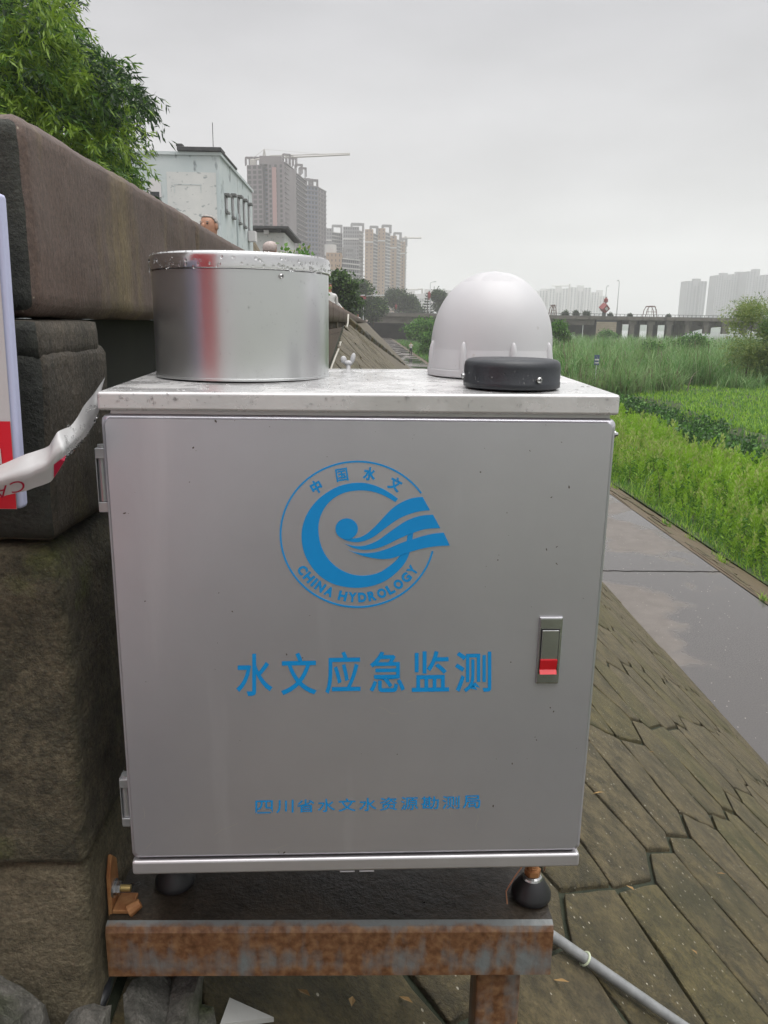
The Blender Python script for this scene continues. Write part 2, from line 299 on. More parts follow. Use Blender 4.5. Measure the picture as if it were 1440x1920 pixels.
bush_l = [G('bush_leaf_dark', (0.0275, 0.075, 0.0175), (0.0375, 0.1063, 0.025)), G('bush_leaf_mid', (0.06075, 0.162, 0.027), (0.08775, 0.216, 0.0405)), G('bush_leaf_light', (0.108, 0.243, 0.0405), (0.1485, 0.3105, 0.054))]
willow = [G('willow_leaf', (0.1317, 0.2106, 0.04158), (0.1755, 0.2592, 0.0594)), G('willow_leaf_pale', (0.2184, 0.2772, 0.063), (0.2688, 0.3234, 0.084)), G('willow_leaf_deep', (0.08775, 0.1668, 0.04388), (0.1141, 0.193, 0.05265))]
bark = mat('bark', (0.05, 0.04, 0.03), (0.09, 0.075, 0.055), rough=0.85, scale=12)
blue_wall = mat('pale_blue_render', (0.46, 0.52, 0.53), (0.54, 0.58, 0.58), rough=0.85, scale=0.7, coords='World', lo=0.3, hi=0.7, c3=(0.24, 0.27, 0.28), scale3=1.6, stretch3=(1.5, 1.5, 0.7), lo3=0.60, hi3=0.68)
white_wall = mat('flaking_white_render', (0.55, 0.56, 0.55), (0.64, 0.64, 0.62), rough=0.85, scale=0.8, coords='World', lo=0.3, hi=0.7, c3=(0.33, 0.36, 0.36), scale3=2.6, stretch3=(1, 1, 1.6), lo3=0.6, hi3=0.66)
dark_trim = mat('dark_roof_trim', (0.045, 0.047, 0.05), (0.08, 0.08, 0.08), rough=0.8, scale=3)
pane_m = mat('window_glass', (0.03, 0.032, 0.036), rough=0.15)
frame_m = mat('window_frame', (0.16, 0.16, 0.16), rough=0.6)
conc_far = mat('raw_concrete', (0.1216, 0.1034, 0.1056), (0.1536, 0.1338, 0.1344), rough=0.9, scale=0.08, coords='World')
conc_pale = mat('pale_concrete', (0.30, 0.285, 0.265), (0.37, 0.35, 0.325), rough=0.9, scale=0.3, coords='World')
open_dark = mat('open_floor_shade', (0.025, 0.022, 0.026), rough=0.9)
net_blue = mat('blue_safety_net', (0.085, 0.11, 0.17), (0.11, 0.135, 0.19), rough=0.9, scale=0.1, coords='World')
pink_net = mat('faded_red_hoist', (0.30, 0.17, 0.155), rough=0.9)
apt_brown = mat('ochre_apartment_render', (0.2805, 0.1913, 0.1232), (0.3145, 0.2167, 0.1403), rough=0.9, scale=0.05, coords='World')
apt_grey = mat('grey_apartment_render', (0.192, 0.188, 0.192), (0.232, 0.228, 0.232), rough=0.9, scale=0.05, coords='World')
apt_pale = mat('pale_apartment_render', (0.42, 0.41, 0.40), (0.5, 0.49, 0.47), rough=0.9, scale=0.05, coords='World')
win_far = mat('far_window', (0.03, 0.033, 0.04), rough=0.3)
crane_m = mat('crane_paint', (0.35, 0.33, 0.30), rough=0.6)
bridge_m = mat('bridge_concrete', (0.0918, 0.0837, 0.0729), (0.1458, 0.1323, 0.1161), rough=0.85, scale=0.35, stretch=(1, 1, 2), coords='World', c3=(0.0378, 0.0351, 0.0324), scale3=0.4, stretch3=(1.5, 1, 0.4), lo3=0.56, hi3=0.7)
bridge_stone = mat('pier_masonry', (0.26, 0.22, 0.165), (0.33, 0.285, 0.22), rough=0.9, scale=0.5, coords='World')
bridge_dark = mat('under_bridge_shade', (0.03, 0.033, 0.04), (0.05, 0.052, 0.055), rough=0.9, scale=0.4, coords='World')  # darkened concrete: shade under the span put into the colour; also pier core
rail_m = mat('bridge_railing', (0.08, 0.0825, 0.0825), rough=0.6)
lamp_m = mat('lamp_post_paint', (0.5, 0.52, 0.52), rough=0.5)
red_lantern = mat('red_lantern', (0.22, 0.05, 0.05), rough=0.6)
white_panel = mat('white_panel', (0.6, 0.58, 0.58), rough=0.6)
hoop_m = mat('rusty_hoop', (0.12, 0.065, 0.05), rough=0.7)
net_green = mat('hill_green', (0.04, 0.07, 0.045), (0.06, 0.09, 0.05), rough=0.95, scale=0.02, coords='World')
fence_m = mat('ochre_railing', (0.28, 0.23, 0.16), rough=0.7)
banner_m = mat('red_banner_cloth', (0.50, 0.015, 0.02), (0.56, 0.02, 0.025), rough=0.7, scale=4)

# rusty painted beam: paint, rust and drips placed by the object's own height and noise
def rust_material():
    m = bpy.data.materials.new('rusty_painted_steel'); m.use_nodes = True; t = m.node_tree; b = t.nodes['Principled BSDF']; L = t.links.new
    tc = N(t, 'ShaderNodeTexCoord'); sp = N(t, 'ShaderNodeSeparateXYZ'); L(tc.outputs['Object'], sp.inputs[0])
    n1 = N(t, 'ShaderNodeTexNoise'); n1.inputs['Scale'].default_value = 12; n1.inputs['Detail'].default_value = 10; n1.inputs['Roughness'].default_value = 0.7
    mp = N(t, 'ShaderNodeMapping'); mp.inputs['Scale'].default_value = (1, 1, 0.6); L(tc.outputs['Object'], mp.inputs[0]); L(mp.outputs[0], n1.inputs['Vector'])
    n2 = N(t, 'ShaderNodeTexNoise'); n2.inputs['Scale'].default_value = 90; n2.inputs['Detail'].default_value = 6; L(tc.outputs['Object'], n2.inputs['Vector'])
    # band of height (object z, beam is 0.073 high): most rust in the upper middle
    band = N(t, 'ShaderNodeValToRGB'); mrz = N(t, 'ShaderNodeMapRange'); mrz.inputs['From Min'].default_value = -0.073; mrz.inputs['From Max'].default_value = 0.0
    L(sp.outputs['Z'], mrz.inputs['Value']); L(mrz.outputs[0], band.inputs[0])
    el = band.color_ramp.elements; el[0].position = 0; el[0].color = (0.66,) * 3 + (1,); el[1].position = 1.0; el[1].color = (0.30,) * 3 + (1,)
    for p, v in ((0.22, 0.52), (0.42, 0.56), (0.6, 0.66), (0.84, 0.70), (0.95, 0.60)):
        q = el.new(p); q.color = (v, v, v, 1)
    a = N(t, 'ShaderNodeMath', operation='ADD'); L(band.outputs[0], a.inputs[0]); L(n1.outputs['Fac'], a.inputs[1])
    xg = N(t, 'ShaderNodeMath', operation='MULTIPLY_ADD'); L(sp.outputs['X'], xg.inputs[0]); xg.inputs[1].default_value = -0.14; L(a.outputs[0], xg.inputs[2])
    n3 = N(t, 'ShaderNodeTexNoise'); n3.inputs['Scale'].default_value = 1.0; n3.inputs['Detail'].default_value = 3; mp3 = N(t, 'ShaderNodeMapping'); mp3.inputs['Scale'].default_value = (60, 60, 9); L(tc.outputs['Object'], mp3.inputs[0]); L(mp3.outputs[0], n3.inputs['Vector'])
    dr = N(t, 'ShaderNodeMath', operation='MULTIPLY_ADD'); L(n3.outputs['Fac'], dr.inputs[0]); dr.inputs[1].default_value = 0.55; L(xg.outputs[0], dr.inputs[2])
    sh = N(t, 'ShaderNodeMath', operation='SUBTRACT'); L(dr.outputs[0], sh.inputs[0]); sh.inputs[1].default_value = 0.285; xg = sh
    r = N(t, 'ShaderNodeMapRange'); r.inputs['From Min'].default_value = 0.92; r.inputs['From Max'].default_value = 1.16; L(xg.outputs[0], r.inputs['Value'])
    rc = N(t, 'ShaderNodeValToRGB'); L(n2.outputs['Fac'], rc.inputs[0])
    el = rc.color_ramp.elements; el[0].position = 0.30; el[0].color = (0.085, 0.036, 0.016, 1); el[1].position = 0.72; el[1].color = (0.24, 0.135, 0.066, 1)
    q = el.new(0.5); q.color = (0.155, 0.075, 0.035, 1)
    x = N(t, 'ShaderNodeMix', data_type='RGBA'); x.inputs[6].default_value = (0.15, 0.165, 0.165, 1); L(rc.outputs[0], x.inputs[7]); L(r.outputs[0], x.inputs['Factor'])
    L(x.outputs[2], b.inputs['Base Color']); b.inputs['Roughness'].default_value = 0.42
    bu = N(t, 'ShaderNodeBump'); bu.inputs['Strength'].default_value = 0.35; bu.inputs['Distance'].default_value = 0.004; L(n2.outputs['Fac'], bu.inputs['Height']); L(bu.outputs[0], b.inputs['Normal'])
    return m
rust = rust_material()
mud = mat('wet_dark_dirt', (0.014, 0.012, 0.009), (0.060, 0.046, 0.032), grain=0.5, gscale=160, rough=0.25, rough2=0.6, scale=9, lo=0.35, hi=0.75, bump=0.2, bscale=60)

# ------------------------------------------------------------------ SETTING: ground, slope, walkway, water
ZW, XW, XWALL = -3.9, 3.69, -0.325
def wall_foot(y): return min(-0.03, -0.89 + 0.084 * max(y, -2))
def slope_pt(y, s):                                # s 0 at the wall, 1 at the walkway
    z0 = wall_foot(y); return Vector((XWALL + (XW - XWALL) * s, y, z0 + (ZW - z0) * s))
def slope_z(x, y):
    z0 = wall_foot(y); return z0 + (ZW - z0) * (x - XWALL) / (XW - XWALL)
def slope_hit(px, py):
    d = ray(px, py); t = 0.5
    for i in range(4000):
        p = d * t
        if p.z < slope_z(p.x, p.y): break
        t *= 1.002
    return d * t
def sheet(name, x0, x1, y0, y1, z, m):
    b = MB(); b.add([(x0, y0, z), (x1, y0, z), (x1, y1, z), (x0, y1, z)], [(0, 1, 2, 3)])
    return tag(b.build(name, m), kind='structure')
sheet('ground', -900, 1500, -300, 1400, -4.75, far_ground)
sheet('river', 30, 1400, 214, 1090, -4.70, river_m)
b = MB(); b.box(-700, -0.62, -60, 900, -4.74, -0.82); tag(b.build('promenade', paving), kind='structure')

# flood plain relief
def tz(x, y):
    sc = 13.0 + 0.8 * math.sin(y * 0.21) + 0.35 * math.sin(y * 0.9)
    t = min(1, max(0, (x - sc) / 0.9)); t = t * t * (3 - 2 * t)
    return -4.22 + 0.08 * mnoise.noise(Vector((x * 0.3, y * 0.3, 0))) + 0.66 * t - (0.2 if -2.2 < x - sc < 0 else 0)
xs = np.concatenate([np.arange(6.7, 11, 0.7), np.arange(11, 16, 0.3), np.arange(16, 34, 1.0), np.arange(34, 150, 4)]); ys = np.concatenate([np.arange(-6, 60, 1.0), np.arange(60, 213, 4)])
V = [(x, y, tz(x, y) if x > 6.75 else -4.15) for y in ys for x in xs]; nx = len(xs)
b = MB(); b.add(V, [(j * nx + i, j * nx + i + 1, (j + 1) * nx + i + 1, (j + 1) * nx + i) for j in range(len(ys) - 1) for i in range(nx - 1)])
tag(b.build('flood_plain', soil, smooth=True), kind='structure')

# stone-faced slope: joint bed below, every near slab a piece of its own
b = MB(); yy = list(np.arange(-4, 40, 1.0)) + list(np.arange(40, 216, 8)); ss = np.linspace(0, 1, 9)
V = [slope_pt(y, s) - Vector((0, 0, 0.008 if y < 17 else 0.0)) for y in yy for s in ss]
fl = [(j * 9 + i, j * 9 + i + 1, (j + 1) * 9 + i + 1, (j + 1) * 9 + i) for j in range(len(yy) - 1) for i in range(8)]
b.add(V, fl)
b.m = [0 if yy[j] < 16 else 1 for j in range(len(yy) - 1) for i in range(8)]
slope = tag(b.build('slope', [mortar, far_slope]), kind='structure')

def clip(poly, a, n):                              # keep side where (p-a).n <= 0
    o = []
    for i in range(len(poly)):
        p, q = poly[i], poly[(i + 1) % len(poly)]
        dp = (p[0] - a[0]) * n[0] + (p[1] - a[1]) * n[1]; dq = (q[0] - a[0]) * n[0] + (q[1] - a[1]) * n[1]
        if dp <= 0: o.append(p)
        if dp * dq < 0:
            t = dp / (dp - dq); o.append((p[0] + (q[0] - p[0]) * t, p[1] + (q[1] - p[1]) * t))
    return o
SL = 5.6                                            # slope length
seeds = []
for r in range(-3, 62):
    for c in range(-1, 11):
        v = (c + 0.5 + (0.5 if r % 2 else 0.0)) * 0.58 + rng.uniform(-0.09, 0.09)
        u = r * 0.37 + rng.uniform(-0.06, 0.06)
        # cells leaning: further along the wall lower down
        seeds.append((u - 0.25 * (v - 1.5), v))
seeds = [s for s in seeds if -0.3 < s[1] < SL + 0.3]
cells = []
for i, a in enumerate(seeds):
    if not (-0.6 < a[0] < 16.5 and -0.1 < a[1] < SL + 0.15): continue
    poly = [(a[0] - 1.2, max(0.03, a[1] - 1.2)), (a[0] + 1.2, max(0.03, a[1] - 1.2)), (a[0] + 1.2, min(SL - 0.16, a[1] + 1.2)), (a[0] - 1.2, min(SL - 0.16, a[1] + 1.2))]
    for j, q in enumerate(seeds):
        if j == i: continue
        dx, dy = q[0] - a[0], q[1] - a[1]; d2 = dx * dx + dy * dy
        if d2 > 5: continue
        d = math.sqrt(d2); g = 0.0038 + 0.004 * ((i * 7 + j * 7) % 7 == 0) + 0.0015 * ((i + j) % 2)
        poly = clip(poly, (a[0] + dx / 2 - dx / d * g, a[1] + dy / 2 - dy / d * g), (dx, dy))
        if len(poly) < 3: break
    if len(poly) >= 3:
        ar = abs(sum(poly[k][0] * poly[(k + 1) % len(poly)][1] - poly[(k + 1) % len(poly)][0] * poly[k][1] for k in range(len(poly)))) / 2
        if ar > 0.02: cells.append((a, poly))
def far_score(c): 
    p = slope_pt(c[0][0], min(1, c[0][1] / SL)); q = p - Vector((0, 0, 0)); return q.length
cells.sort(key=far_score)
slab_mats = [slab_a, slab_b, slab_c]
rest = MB()
for k, (a, poly) in enumerate(cells):
    target = MB() if k < 296 else rest
    n = len(poly); h = rng.uniform(0.0, 0.006); tu, tv = rng.uniform(-0.010, 0.010, 2)
    cxp = sum(p[0] for p in poly) / n; cyp = sum(p[1] for p in poly) / n
    # subdivide outline so that edges read as broken stone
    ring = []
    for i in range(n):
        p, q = poly[i], poly[(i + 1) % n]; L = math.hypot(q[0] - p[0], q[1] - p[1])
        if L < 0.02: continue
        ring.append(p)
        for f in ((0.5,) if L < 0.3 else (0.2, 0.42, 0.63, 0.85)):
            w = 0.007 * rng.uniform(-1, 1)
            ring.append((p[0] + (q[0] - p[0]) * f + w, p[1] + (q[1] - p[1]) * f + w))
    n = len(ring); vs = []
    for lev in range(3):
        for p in ring:
            sc = (1.0, 0.994, 0.955)[lev]; z = (-0.05, h + 0.004, h + 0.008)[lev]
            u = cxp + (p[0] - cxp) * sc; v = cyp + (p[1] - cyp) * sc
            P = slope_pt(u, v / SL); P.z += z + (u - cxp) * tu + (v - cyp) * tv + (0.008 * mnoise.noise(Vector((u * 5, v * 5, k))) if lev else 0)
            vs.append(P)
    P = slope_pt(cxp, cyp / SL); P.z += h + 0.009 + 0.004 * rng.uniform(-1, 1); vs.append(P)
    fs = [(l * n + i, l * n + (i + 1) % n, (l + 1) * n + (i + 1) % n, (l + 1) * n + i) for l in range(2) for i in range(n)]
    fs += [(2 * n + i, 2 * n + (i + 1) % n, 3 * n) for i in range(n)]
    # order by orientation
    mi = int(rng.integers(0, 3))
    if target is rest: rest.add(vs, fs, mi)
    else: target.add(vs, fs); target.build('stone', slab_mats[mi], slope, smooth=False, bevel=0.004, seg=1)
o = rest.build('stone_facing', slab_mats, slope); o['kind'] = 'stuff'
# kerb-like bottom lip of the slope
lipb = MB()
for k in range(26):
    y0, y1 = k * 1.6 - 4, k * 1.6 - 2.42
    V = []
    for y in (y0, y1):
        p = slope_pt(y, 1.0); V += [(p.x - 0.17, y, p.z + 0.165), (p.x - 0.03 + rng.uniform(-.01, .01), y, p.z + 0.06), (p.x + 0.012, y, p.z - 0.02), (p.x - 0.2, y, p.z - 0.02)]
    q = MB(); q.add(V, [(0, 1, 5, 4), (1, 2, 6, 5), (2, 3, 7, 6), (3, 0, 4, 7), (3, 2, 1, 0), (4, 5, 6, 7)])
    q.build('edging_stone', slab_c, slope, bevel=0.012)
b = MB(); b.box(XW - 0.14, XW + 0.01, 37.6, 214, ZW - 0.05, ZW + 0.1); b.build('edging_strip', far_slope, slope)

# line of stones climbing the far slope
for k in range(34):
    f = k / 33; px = 656 + (757 - 656) * f; py = 609 + (684 - 609) * f
    p = slope_hit(px, py)
    q = MB(); s = 0.05 + 0.05 * rng.random(); c, sn = math.cos(k), math.sin(k)
    q.obox(p + Vector((0, 0, 0.02)), (s * 0.8, s * 0.3, -s * 0.7), (-s * 0.4, s * 1.6, 0.02), (0.03, 0, 0.05 + 0.03 * rng.random()))
    q.build('step_stone', lump_m if k % 3 else slab_c, slope, bevel=0.03)

# concrete walkway, slab by slab
walk = MB(); walk.box(XW + 0.012, 5.84, -8, 216, ZW - 0.4, ZW - 0.03); walk = tag(walk.build('walkway', mortar), kind='structure')
joints = [-6, -0.2, 5.9, 12.05, 18, 24, 30, 36, 42, 48, 54, 60, 72, 84, 96, 130, 215]
for i in range(len(joints) - 1):
    q = MB(); g = 0.03; e0, e1 = joints[i] + g, joints[i + 1] - g
    nn = 40; top = []
    V = []; 
    for j, y in ((0, e0), (1, e1)):
        for t in range(nn + 1):
            x = XW + 0.02 + (5.83 - XW - 0.02) * t / nn; V.append((x, y + 0.03 * mnoise.noise(Vector((x * 5, y, 3))) + 0.02 * mnoise.noise(Vector((x * 17, y, 3))), ZW))
    F_ = [(t, t + 1, nn + 2 + t, nn + 1 + t) for t in range(nn)]
    m = len(V); V += [(v[0], v[1], ZW - 0.12) for v in V]
    F_ += [(t + 1, t, t + m, t + 1 + m) for t in range(nn)] + [(nn + 1 + t, nn + 2 + t, nn + 2 + t + m, nn + 1 + t + m) for t in range(nn)]
    F_ += [(0, nn + 1, nn + 1 + m, m), (2 * nn + 1, nn, nn + m, 2 * nn + 1 + m)]
    q.add(V, F_); q.build('concrete_slab', walk_m, walk)
# sloping strip between the walkway and the weeds
b = MB(); xs2 = [(5.845, ZW + 0.005), (5.95, ZW - 0.01), (6.2, ZW - 0.09), (6.55, ZW - 0.2), (6.78, ZW - 0.33), (7.05, ZW - 0.5)]
yy = list(np.arange(-6, 60, 1.2)) + list(np.arange(60, 214, 8)); V = []
for y in yy:
    for i, (x, z) in enumerate(xs2): V.append((x + (0.05 * mnoise.noise(Vector((y * 0.6, i * 3.3, 0))) if i else 0), y, z + 0.02 * mnoise.noise(Vector((y * 0.9, i * 2.1, 5)))))
b.add(V, [(j * 6 + i, j * 6 + i + 1, (j + 1) * 6 + i + 1, (j + 1) * 6 + i) for j in range(len(yy) - 1) for i in range(5)])
strip = tag(b.build('bank_strip', strip_m, smooth=True), kind='structure')
for k in range(90):                                   # flat layered stones lying along the strip
    y = rng.uniform(6, 34); i = rng.uniform(0.05, 0.8); x = 5.9 + i * 0.75; z = ZW - 0.02 - 0.26 * i * i - 0.05 * i
    q = MB(); L = rng.uniform(0.25, 0.9); w = rng.uniform(0.03, 0.07)
    q.obox((x, y, z), (w, 0, -w * 0.35), (0.02 * rng.uniform(-1, 1), L, 0), (0.004, 0, 0.016))
    q.build('layer_stone', [strip_m, slab_c, slab_a][k % 3], strip, bevel=0.006, seg=1)

# ------------------------------------------------------------------ balustrade wall beside the cabinet
wall = thing('stone_balustrade', 'brown stone river balustrade with heavy coping and mossy end pier beside the cabinet', 'balustrade', (-0.5, 0.77, -0.86))
def rough_block(x0, x1, y0, y1, z0, z1, name, mats, amp=0.004, seed=0, div=0.03, bev=0.012, front=None, maxn=26, taper=0.0):
    """stone block with an uneven skin; material slot 1 goes on its -Y end when front is set"""
    dims = (x1 - x0, y1 - y0, z1 - z0); n = [min(maxn, max(1, int(d / div))) for d in dims]
    bm = bmesh.new(); bmesh.ops.create_cube(bm, size=1.0)
    bm.free()
    q = MB(); idx = {}
    def vid(i, j, k):
        key = (i, j, k)
        if key not in idx:
            fx, fy, fz = i / n[0], j / n[1], k / n[2]
            p = Vector((x0 + dims[0] * fx, y0 + dims[1] * fy, z0 + dims[2] * fz)); c = Vector(((x0 + x1) / 2, (y0 + y1) / 2, (z0 + z1) / 2))
            # rounded arrises
            d = Vector((min(p.x - x0, x1 - p.x), min(p.y - y0, y1 - p.y), min(p.z - z0, z1 - p.z)))
            on = [d.x < 1e-6, d.y < 1e-6, d.z < 1e-6]
            if sum(on) >= 2:
                for a in range(3):
                    if on[a]: p[a] += bev * (0.55 if sum(on) == 2 else 0.8) * (1 if c[a] > p[a] else -1)
            if taper: k_ = taper * max(0, (fz - 0.88) / 0.12); p.x -= k_ * fx; p.y += k_ * (1 - fy)
            w = mnoise.noise_vector(p * 9 + Vector((seed, 0, 0))) * amp + mnoise.noise_vector(p * 34 + Vector((seed, 0, 0))) * amp * 0.5 + mnoise.noise_vector(p * 95 + Vector((seed, 0, 0))) * amp * 0.22
            idx[key] = len(q.v); q.v.append(tuple(p + w))
        return idx[key]
    def face(a, b_, c_, d_, mi): q.f.append((a, b_, c_, d_)); q.m.append(mi)
    for i in range(n[0]):
        for j in range(n[1]):
            face(vid(i, j, 0), vid(i, j + 1, 0), vid(i + 1, j + 1, 0), vid(i + 1, j, 0), 0); face(vid(i, j, n[2]), vid(i + 1, j, n[2]), vid(i + 1, j + 1, n[2]), vid(i, j + 1, n[2]), 0)
    for i in range(n[0]):
        for k in range(n[2]):
            face(vid(i, 0, k), vid(i + 1, 0, k), vid(i + 1, 0, k + 1), vid(i, 0, k + 1), 1 if front else 0); face(vid(i, n[1], k), vid(i, n[1], k + 1), vid(i + 1, n[1], k + 1), vid(i + 1, n[1], k), 0)
    for j in range(n[1]):
        for k in range(n[2]):
            face(vid(0, j, k), vid(0, j, k + 1), vid(0, j + 1, k + 1), vid(0, j + 1, k), 0); face(vid(n[0], j, k), vid(n[0], j + 1, k), vid(n[0], j + 1, k + 1), vid(n[0], j, k + 1), 0)
    return q.build(name, mats, wall, smooth=True, world=True)
# coping stones
rough_block(-0.60, -0.318, 0.775, 1.508, 0.0, 0.183, 'coping_stone', [coping, algae], 0.003, 1, 0.011, 0.010, front=True, maxn=64)
rough_block(-0.60, -0.318, 1.516, 2.96, 0.0, 0.183, 'coping_stone', [coping], 0.003, 2, 0.016, 0.010, maxn=80)
proto = rough_block(-0.60, -0.318, 2.97, 4.42, 0.0, 0.183, 'coping_stone', [coping], 0.003, 3, 0.05, 0.012)
for k in range(1, 30):
    c = proto.copy(); COL.objects.link(c); c.parent = wall; c.location = (0, k * 1.46, 0)
b = MB(); b.box(-0.60, -0.318, 2.97 + 30 * 1.46, 200, 0.0, 0.183); b.build('coping_run', coping, wall, world=True)
# end pier: three courses
rough_block(-0.585, -0.3175, 0.7735, 0.945, -0.040, -0.0015, 'pier_cap', [pier_up, algae], 0.002, 4, 0.010, 0.003, front=True)
rough_block(-0.585, -0.316, 0.772, 0.965, -0.226, -0.029, 'pier_block', [pier_up, algae], 0.003, 5, 0.010, 0.007, front=True)
rough_block(-0.60, -0.3105, 0.757, 1.02, -0.600, -0.2275, 'pier_block', [pier_low], 0.0035, 6, 0.0095, 0.006, maxn=40, taper=0.013)
rough_block(-0.60, -0.318, 0.762, 1.10, -0.96, -0.602, 'pier_block', [pier_base], 0.0045, 7, 0.0105, 0.009, maxn=36)
# recessed wall behind the openings, lower rail, balusters, further piers, courses below
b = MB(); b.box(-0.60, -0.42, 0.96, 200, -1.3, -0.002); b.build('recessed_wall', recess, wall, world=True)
b = MB(); b.box(-0.43, -0.319, 2.6, 200, -0.105, -0.062); b.build('lower_rail', coping, wall, world=True)
q = MB(); q.box(-0.40, -0.335, 0, 0.06, -0.0615, -0.0005); bl = q.build('baluster', pier_up, wall); bl.location = (0.5, 1.85, 0.86)
for k in range(1, 60):
    c = bl.copy(); COL.objects.link(c); c.parent = wall; c.location = (0.5, 1.85 + k * 0.22, 0.86)
pz = [2.5 + 2.92 * k for k in range(14)]
q = MB(); q.box(-0.418, -0.32, 0, 0.24, -0.0615, -0.0005); pr = q.build('pier_block', pier_up, wall); pr.location = (0.5, pz[0] - 0.77, 0.86)
for y in pz[1:]:
    c = pr.copy(); COL.objects.link(c); c.parent = wall; c.location = (0.5, y - 0.77, 0.86)
for k in range(16):
    for zc, (z0, z1) in enumerate(((-0.40, -0.108), (-0.74, -0.403))):
        y0 = 2.6 + k * 1.0 + (0.5 if zc else 0)
        q = MB(); q.box(-0.419, -0.322 + 0.004 * rng.random(), y0, y0 + 0.993, z0, z1); q.build('wall_block', [coping, pier_up][int(rng.random() < 0.3)], wall, world=True, bevel=0.006)
b = MB(); b.box(-0.419, -0.321, 19.1, 200, -0.4, -0.108); b.build('wall_course', coping, wall, world=True)

# concrete stub and rubble by the pier foot
def lump(name, c, r, m, label=None, cat=None, group=None, seed=0):
    """angular broken chunk: hull of scattered points, edges chipped"""
    g = np.random.default_rng(seed); bm = bmesh.new()
    for k in range(26):
        d = g.normal(size=3); d /= np.linalg.norm(d); d = np.sign(d) * np.abs(d) ** 0.6; bm.verts.new(Vector((d[0] * r[0], d[1] * r[1], d[2] * r[2])) * float(g.uniform(0.75, 1.0)))
    bmesh.ops.convex_hull(bm, input=bm.verts[:]); bmesh.ops.delete(bm, geom=[v for v in bm.verts if not v.link_faces], context='VERTS')
    bmesh.ops.triangulate(bm, faces=bm.faces[:]); bmesh.ops.subdivide_edges(bm, edges=bm.edges[:], cuts=3, use_grid_fill=True)
    for v in bm.verts: v.co += mnoise.noise_vector(v.co * 38 + Vector((seed, 0, 0))) * 0.0045 + mnoise.noise_vector(v.co * 110) * 0.002
    me = bpy.data.meshes.new(name); bm.to_mesh(me); bm.free(); me.materials.append(m)
    o = bpy.data.objects.new(name, me); COL.objects.link(o); o.location = c
    return tag(o, label, cat, group)
p = onY(25, 1915, 0.70); lump('concrete_lump', (p.x - 0.05, p.y, p.z - 0.05), (0.09, 0.08, 0.085), lump_m, 'rough grey concrete lump at the foot of the mossy pier', 'concrete lump', seed=3)
for i, (px, py, r, dz, lab) in enumerate(((275, 1915, (0.045, 0.07, 0.045), 0.0, 'grey mossy concrete chunk beside the black cable'), (345, 1900, (0.03, 0.08, 0.035), 0.01, 'long narrow rubble stone right of the torn paper'), (150, 1960, (0.04, 0.05, 0.035), 0.0, 'rubble stone at the bottom corner below the pier'), (370, 1935, (0.03, 0.03, 0.02), 0.01, 'small broken stone beside the white tile shard'))):
    p = slope_hit(px, py); lump('rubble_stone', p + Vector((0, 0, dz)), r, lump_m, lab, 'stone', 'rubble by the pier foot', seed=10 + i)

# ------------------------------------------------------------------ monitoring cabinet
YAW = 0.0262
ORG = Vector((-0.0042, 0.7499, -0.598))
cab = thing('monitoring_cabinet', 'silver painted steel monitoring cabinet with blue emblem and lettering on its door', 'cabinet', ORG, YAW)
CM = Matrix.Translation(ORG) @ Matrix.Rotation(YAW, 4, 'Z'); CI = CM.inverted()
def door_uv(px, py, y=0.0):                       # photograph pixel -> point of the door plane in the cabinet's frame
    o = CI @ Vector((0, 0, 0)); d = CI.to_3x3() @ ray(px, py); t = (y - o.y) / d.y
    return (o.x + d.x * t, o.z + d.z * t)
# body
b = MB(); b.box(-0.238, 0.238, 0.02, 0.285, 0.012, 0.528); b.build('body', silver, cab, bevel=0.004)
def rounded(x0, x1, z0, z1, r, n=6):
    P = []
    for cx_, cz_, a0 in ((x1 - r, z1 - r, 0), (x0 + r, z1 - r, 90), (x0 + r, z0 + r, 180), (x1 - r, z0 + r, 270)):
        P += [(cx_ + r * math.cos(math.radians(a0 + 90 * k / n)), cz_ + r * math.sin(math.radians(a0 + 90 * k / n))) for k in range(n + 1)]
    return P
def plate(P, y0, y1, ch=0.004, steps=3):           # front plate in XZ: y0 front, y1 back, rounded edge
    q = MB(); n = len(P); cx_ = sum(p[0] for p in P) / n; cz_ = sum(p[1] for p in P) / n
    V = []
    hx = max(p[0] for p in P) - cx_; hz = max(p[1] for p in P) - cz_
    prof = [(0, y1)] + [(ch * (1 - math.cos(math.radians(90 * k / steps))), y0 + ch * (1 - math.sin(math.radians(90 * k / steps)))) for k in range(steps + 1)]
    for ins, y in prof:
        for p in P: V.append((cx_ + (p[0] - cx_) * (hx - ins) / hx, y, cz_ + (p[1] - cz_) * (hz - ins) / hz))
    m = len(prof)
    Fq = [(l * n + i, l * n + (i + 1) % n, (l + 1) * n + (i + 1) % n, (l + 1) * n + i) for l in range(m - 1) for i in range(n)]
    Fq += [tuple(range(n)), tuple((m - 1) * n + i for i in range(n - 1, -1, -1))]
    Fq = [tuple(reversed(f)) for f in Fq]
    q.add(V, Fq); return q
door = plate(rounded(-0.25, 0.25, 0.0205, 0.5095, 0.007), 0.0, 0.018, 0.004).build('door', silver, cab, smooth=False)
door.data.polygons.foreach_set('use_smooth', [len(p.vertices) == 4 for p in door.data.polygons])
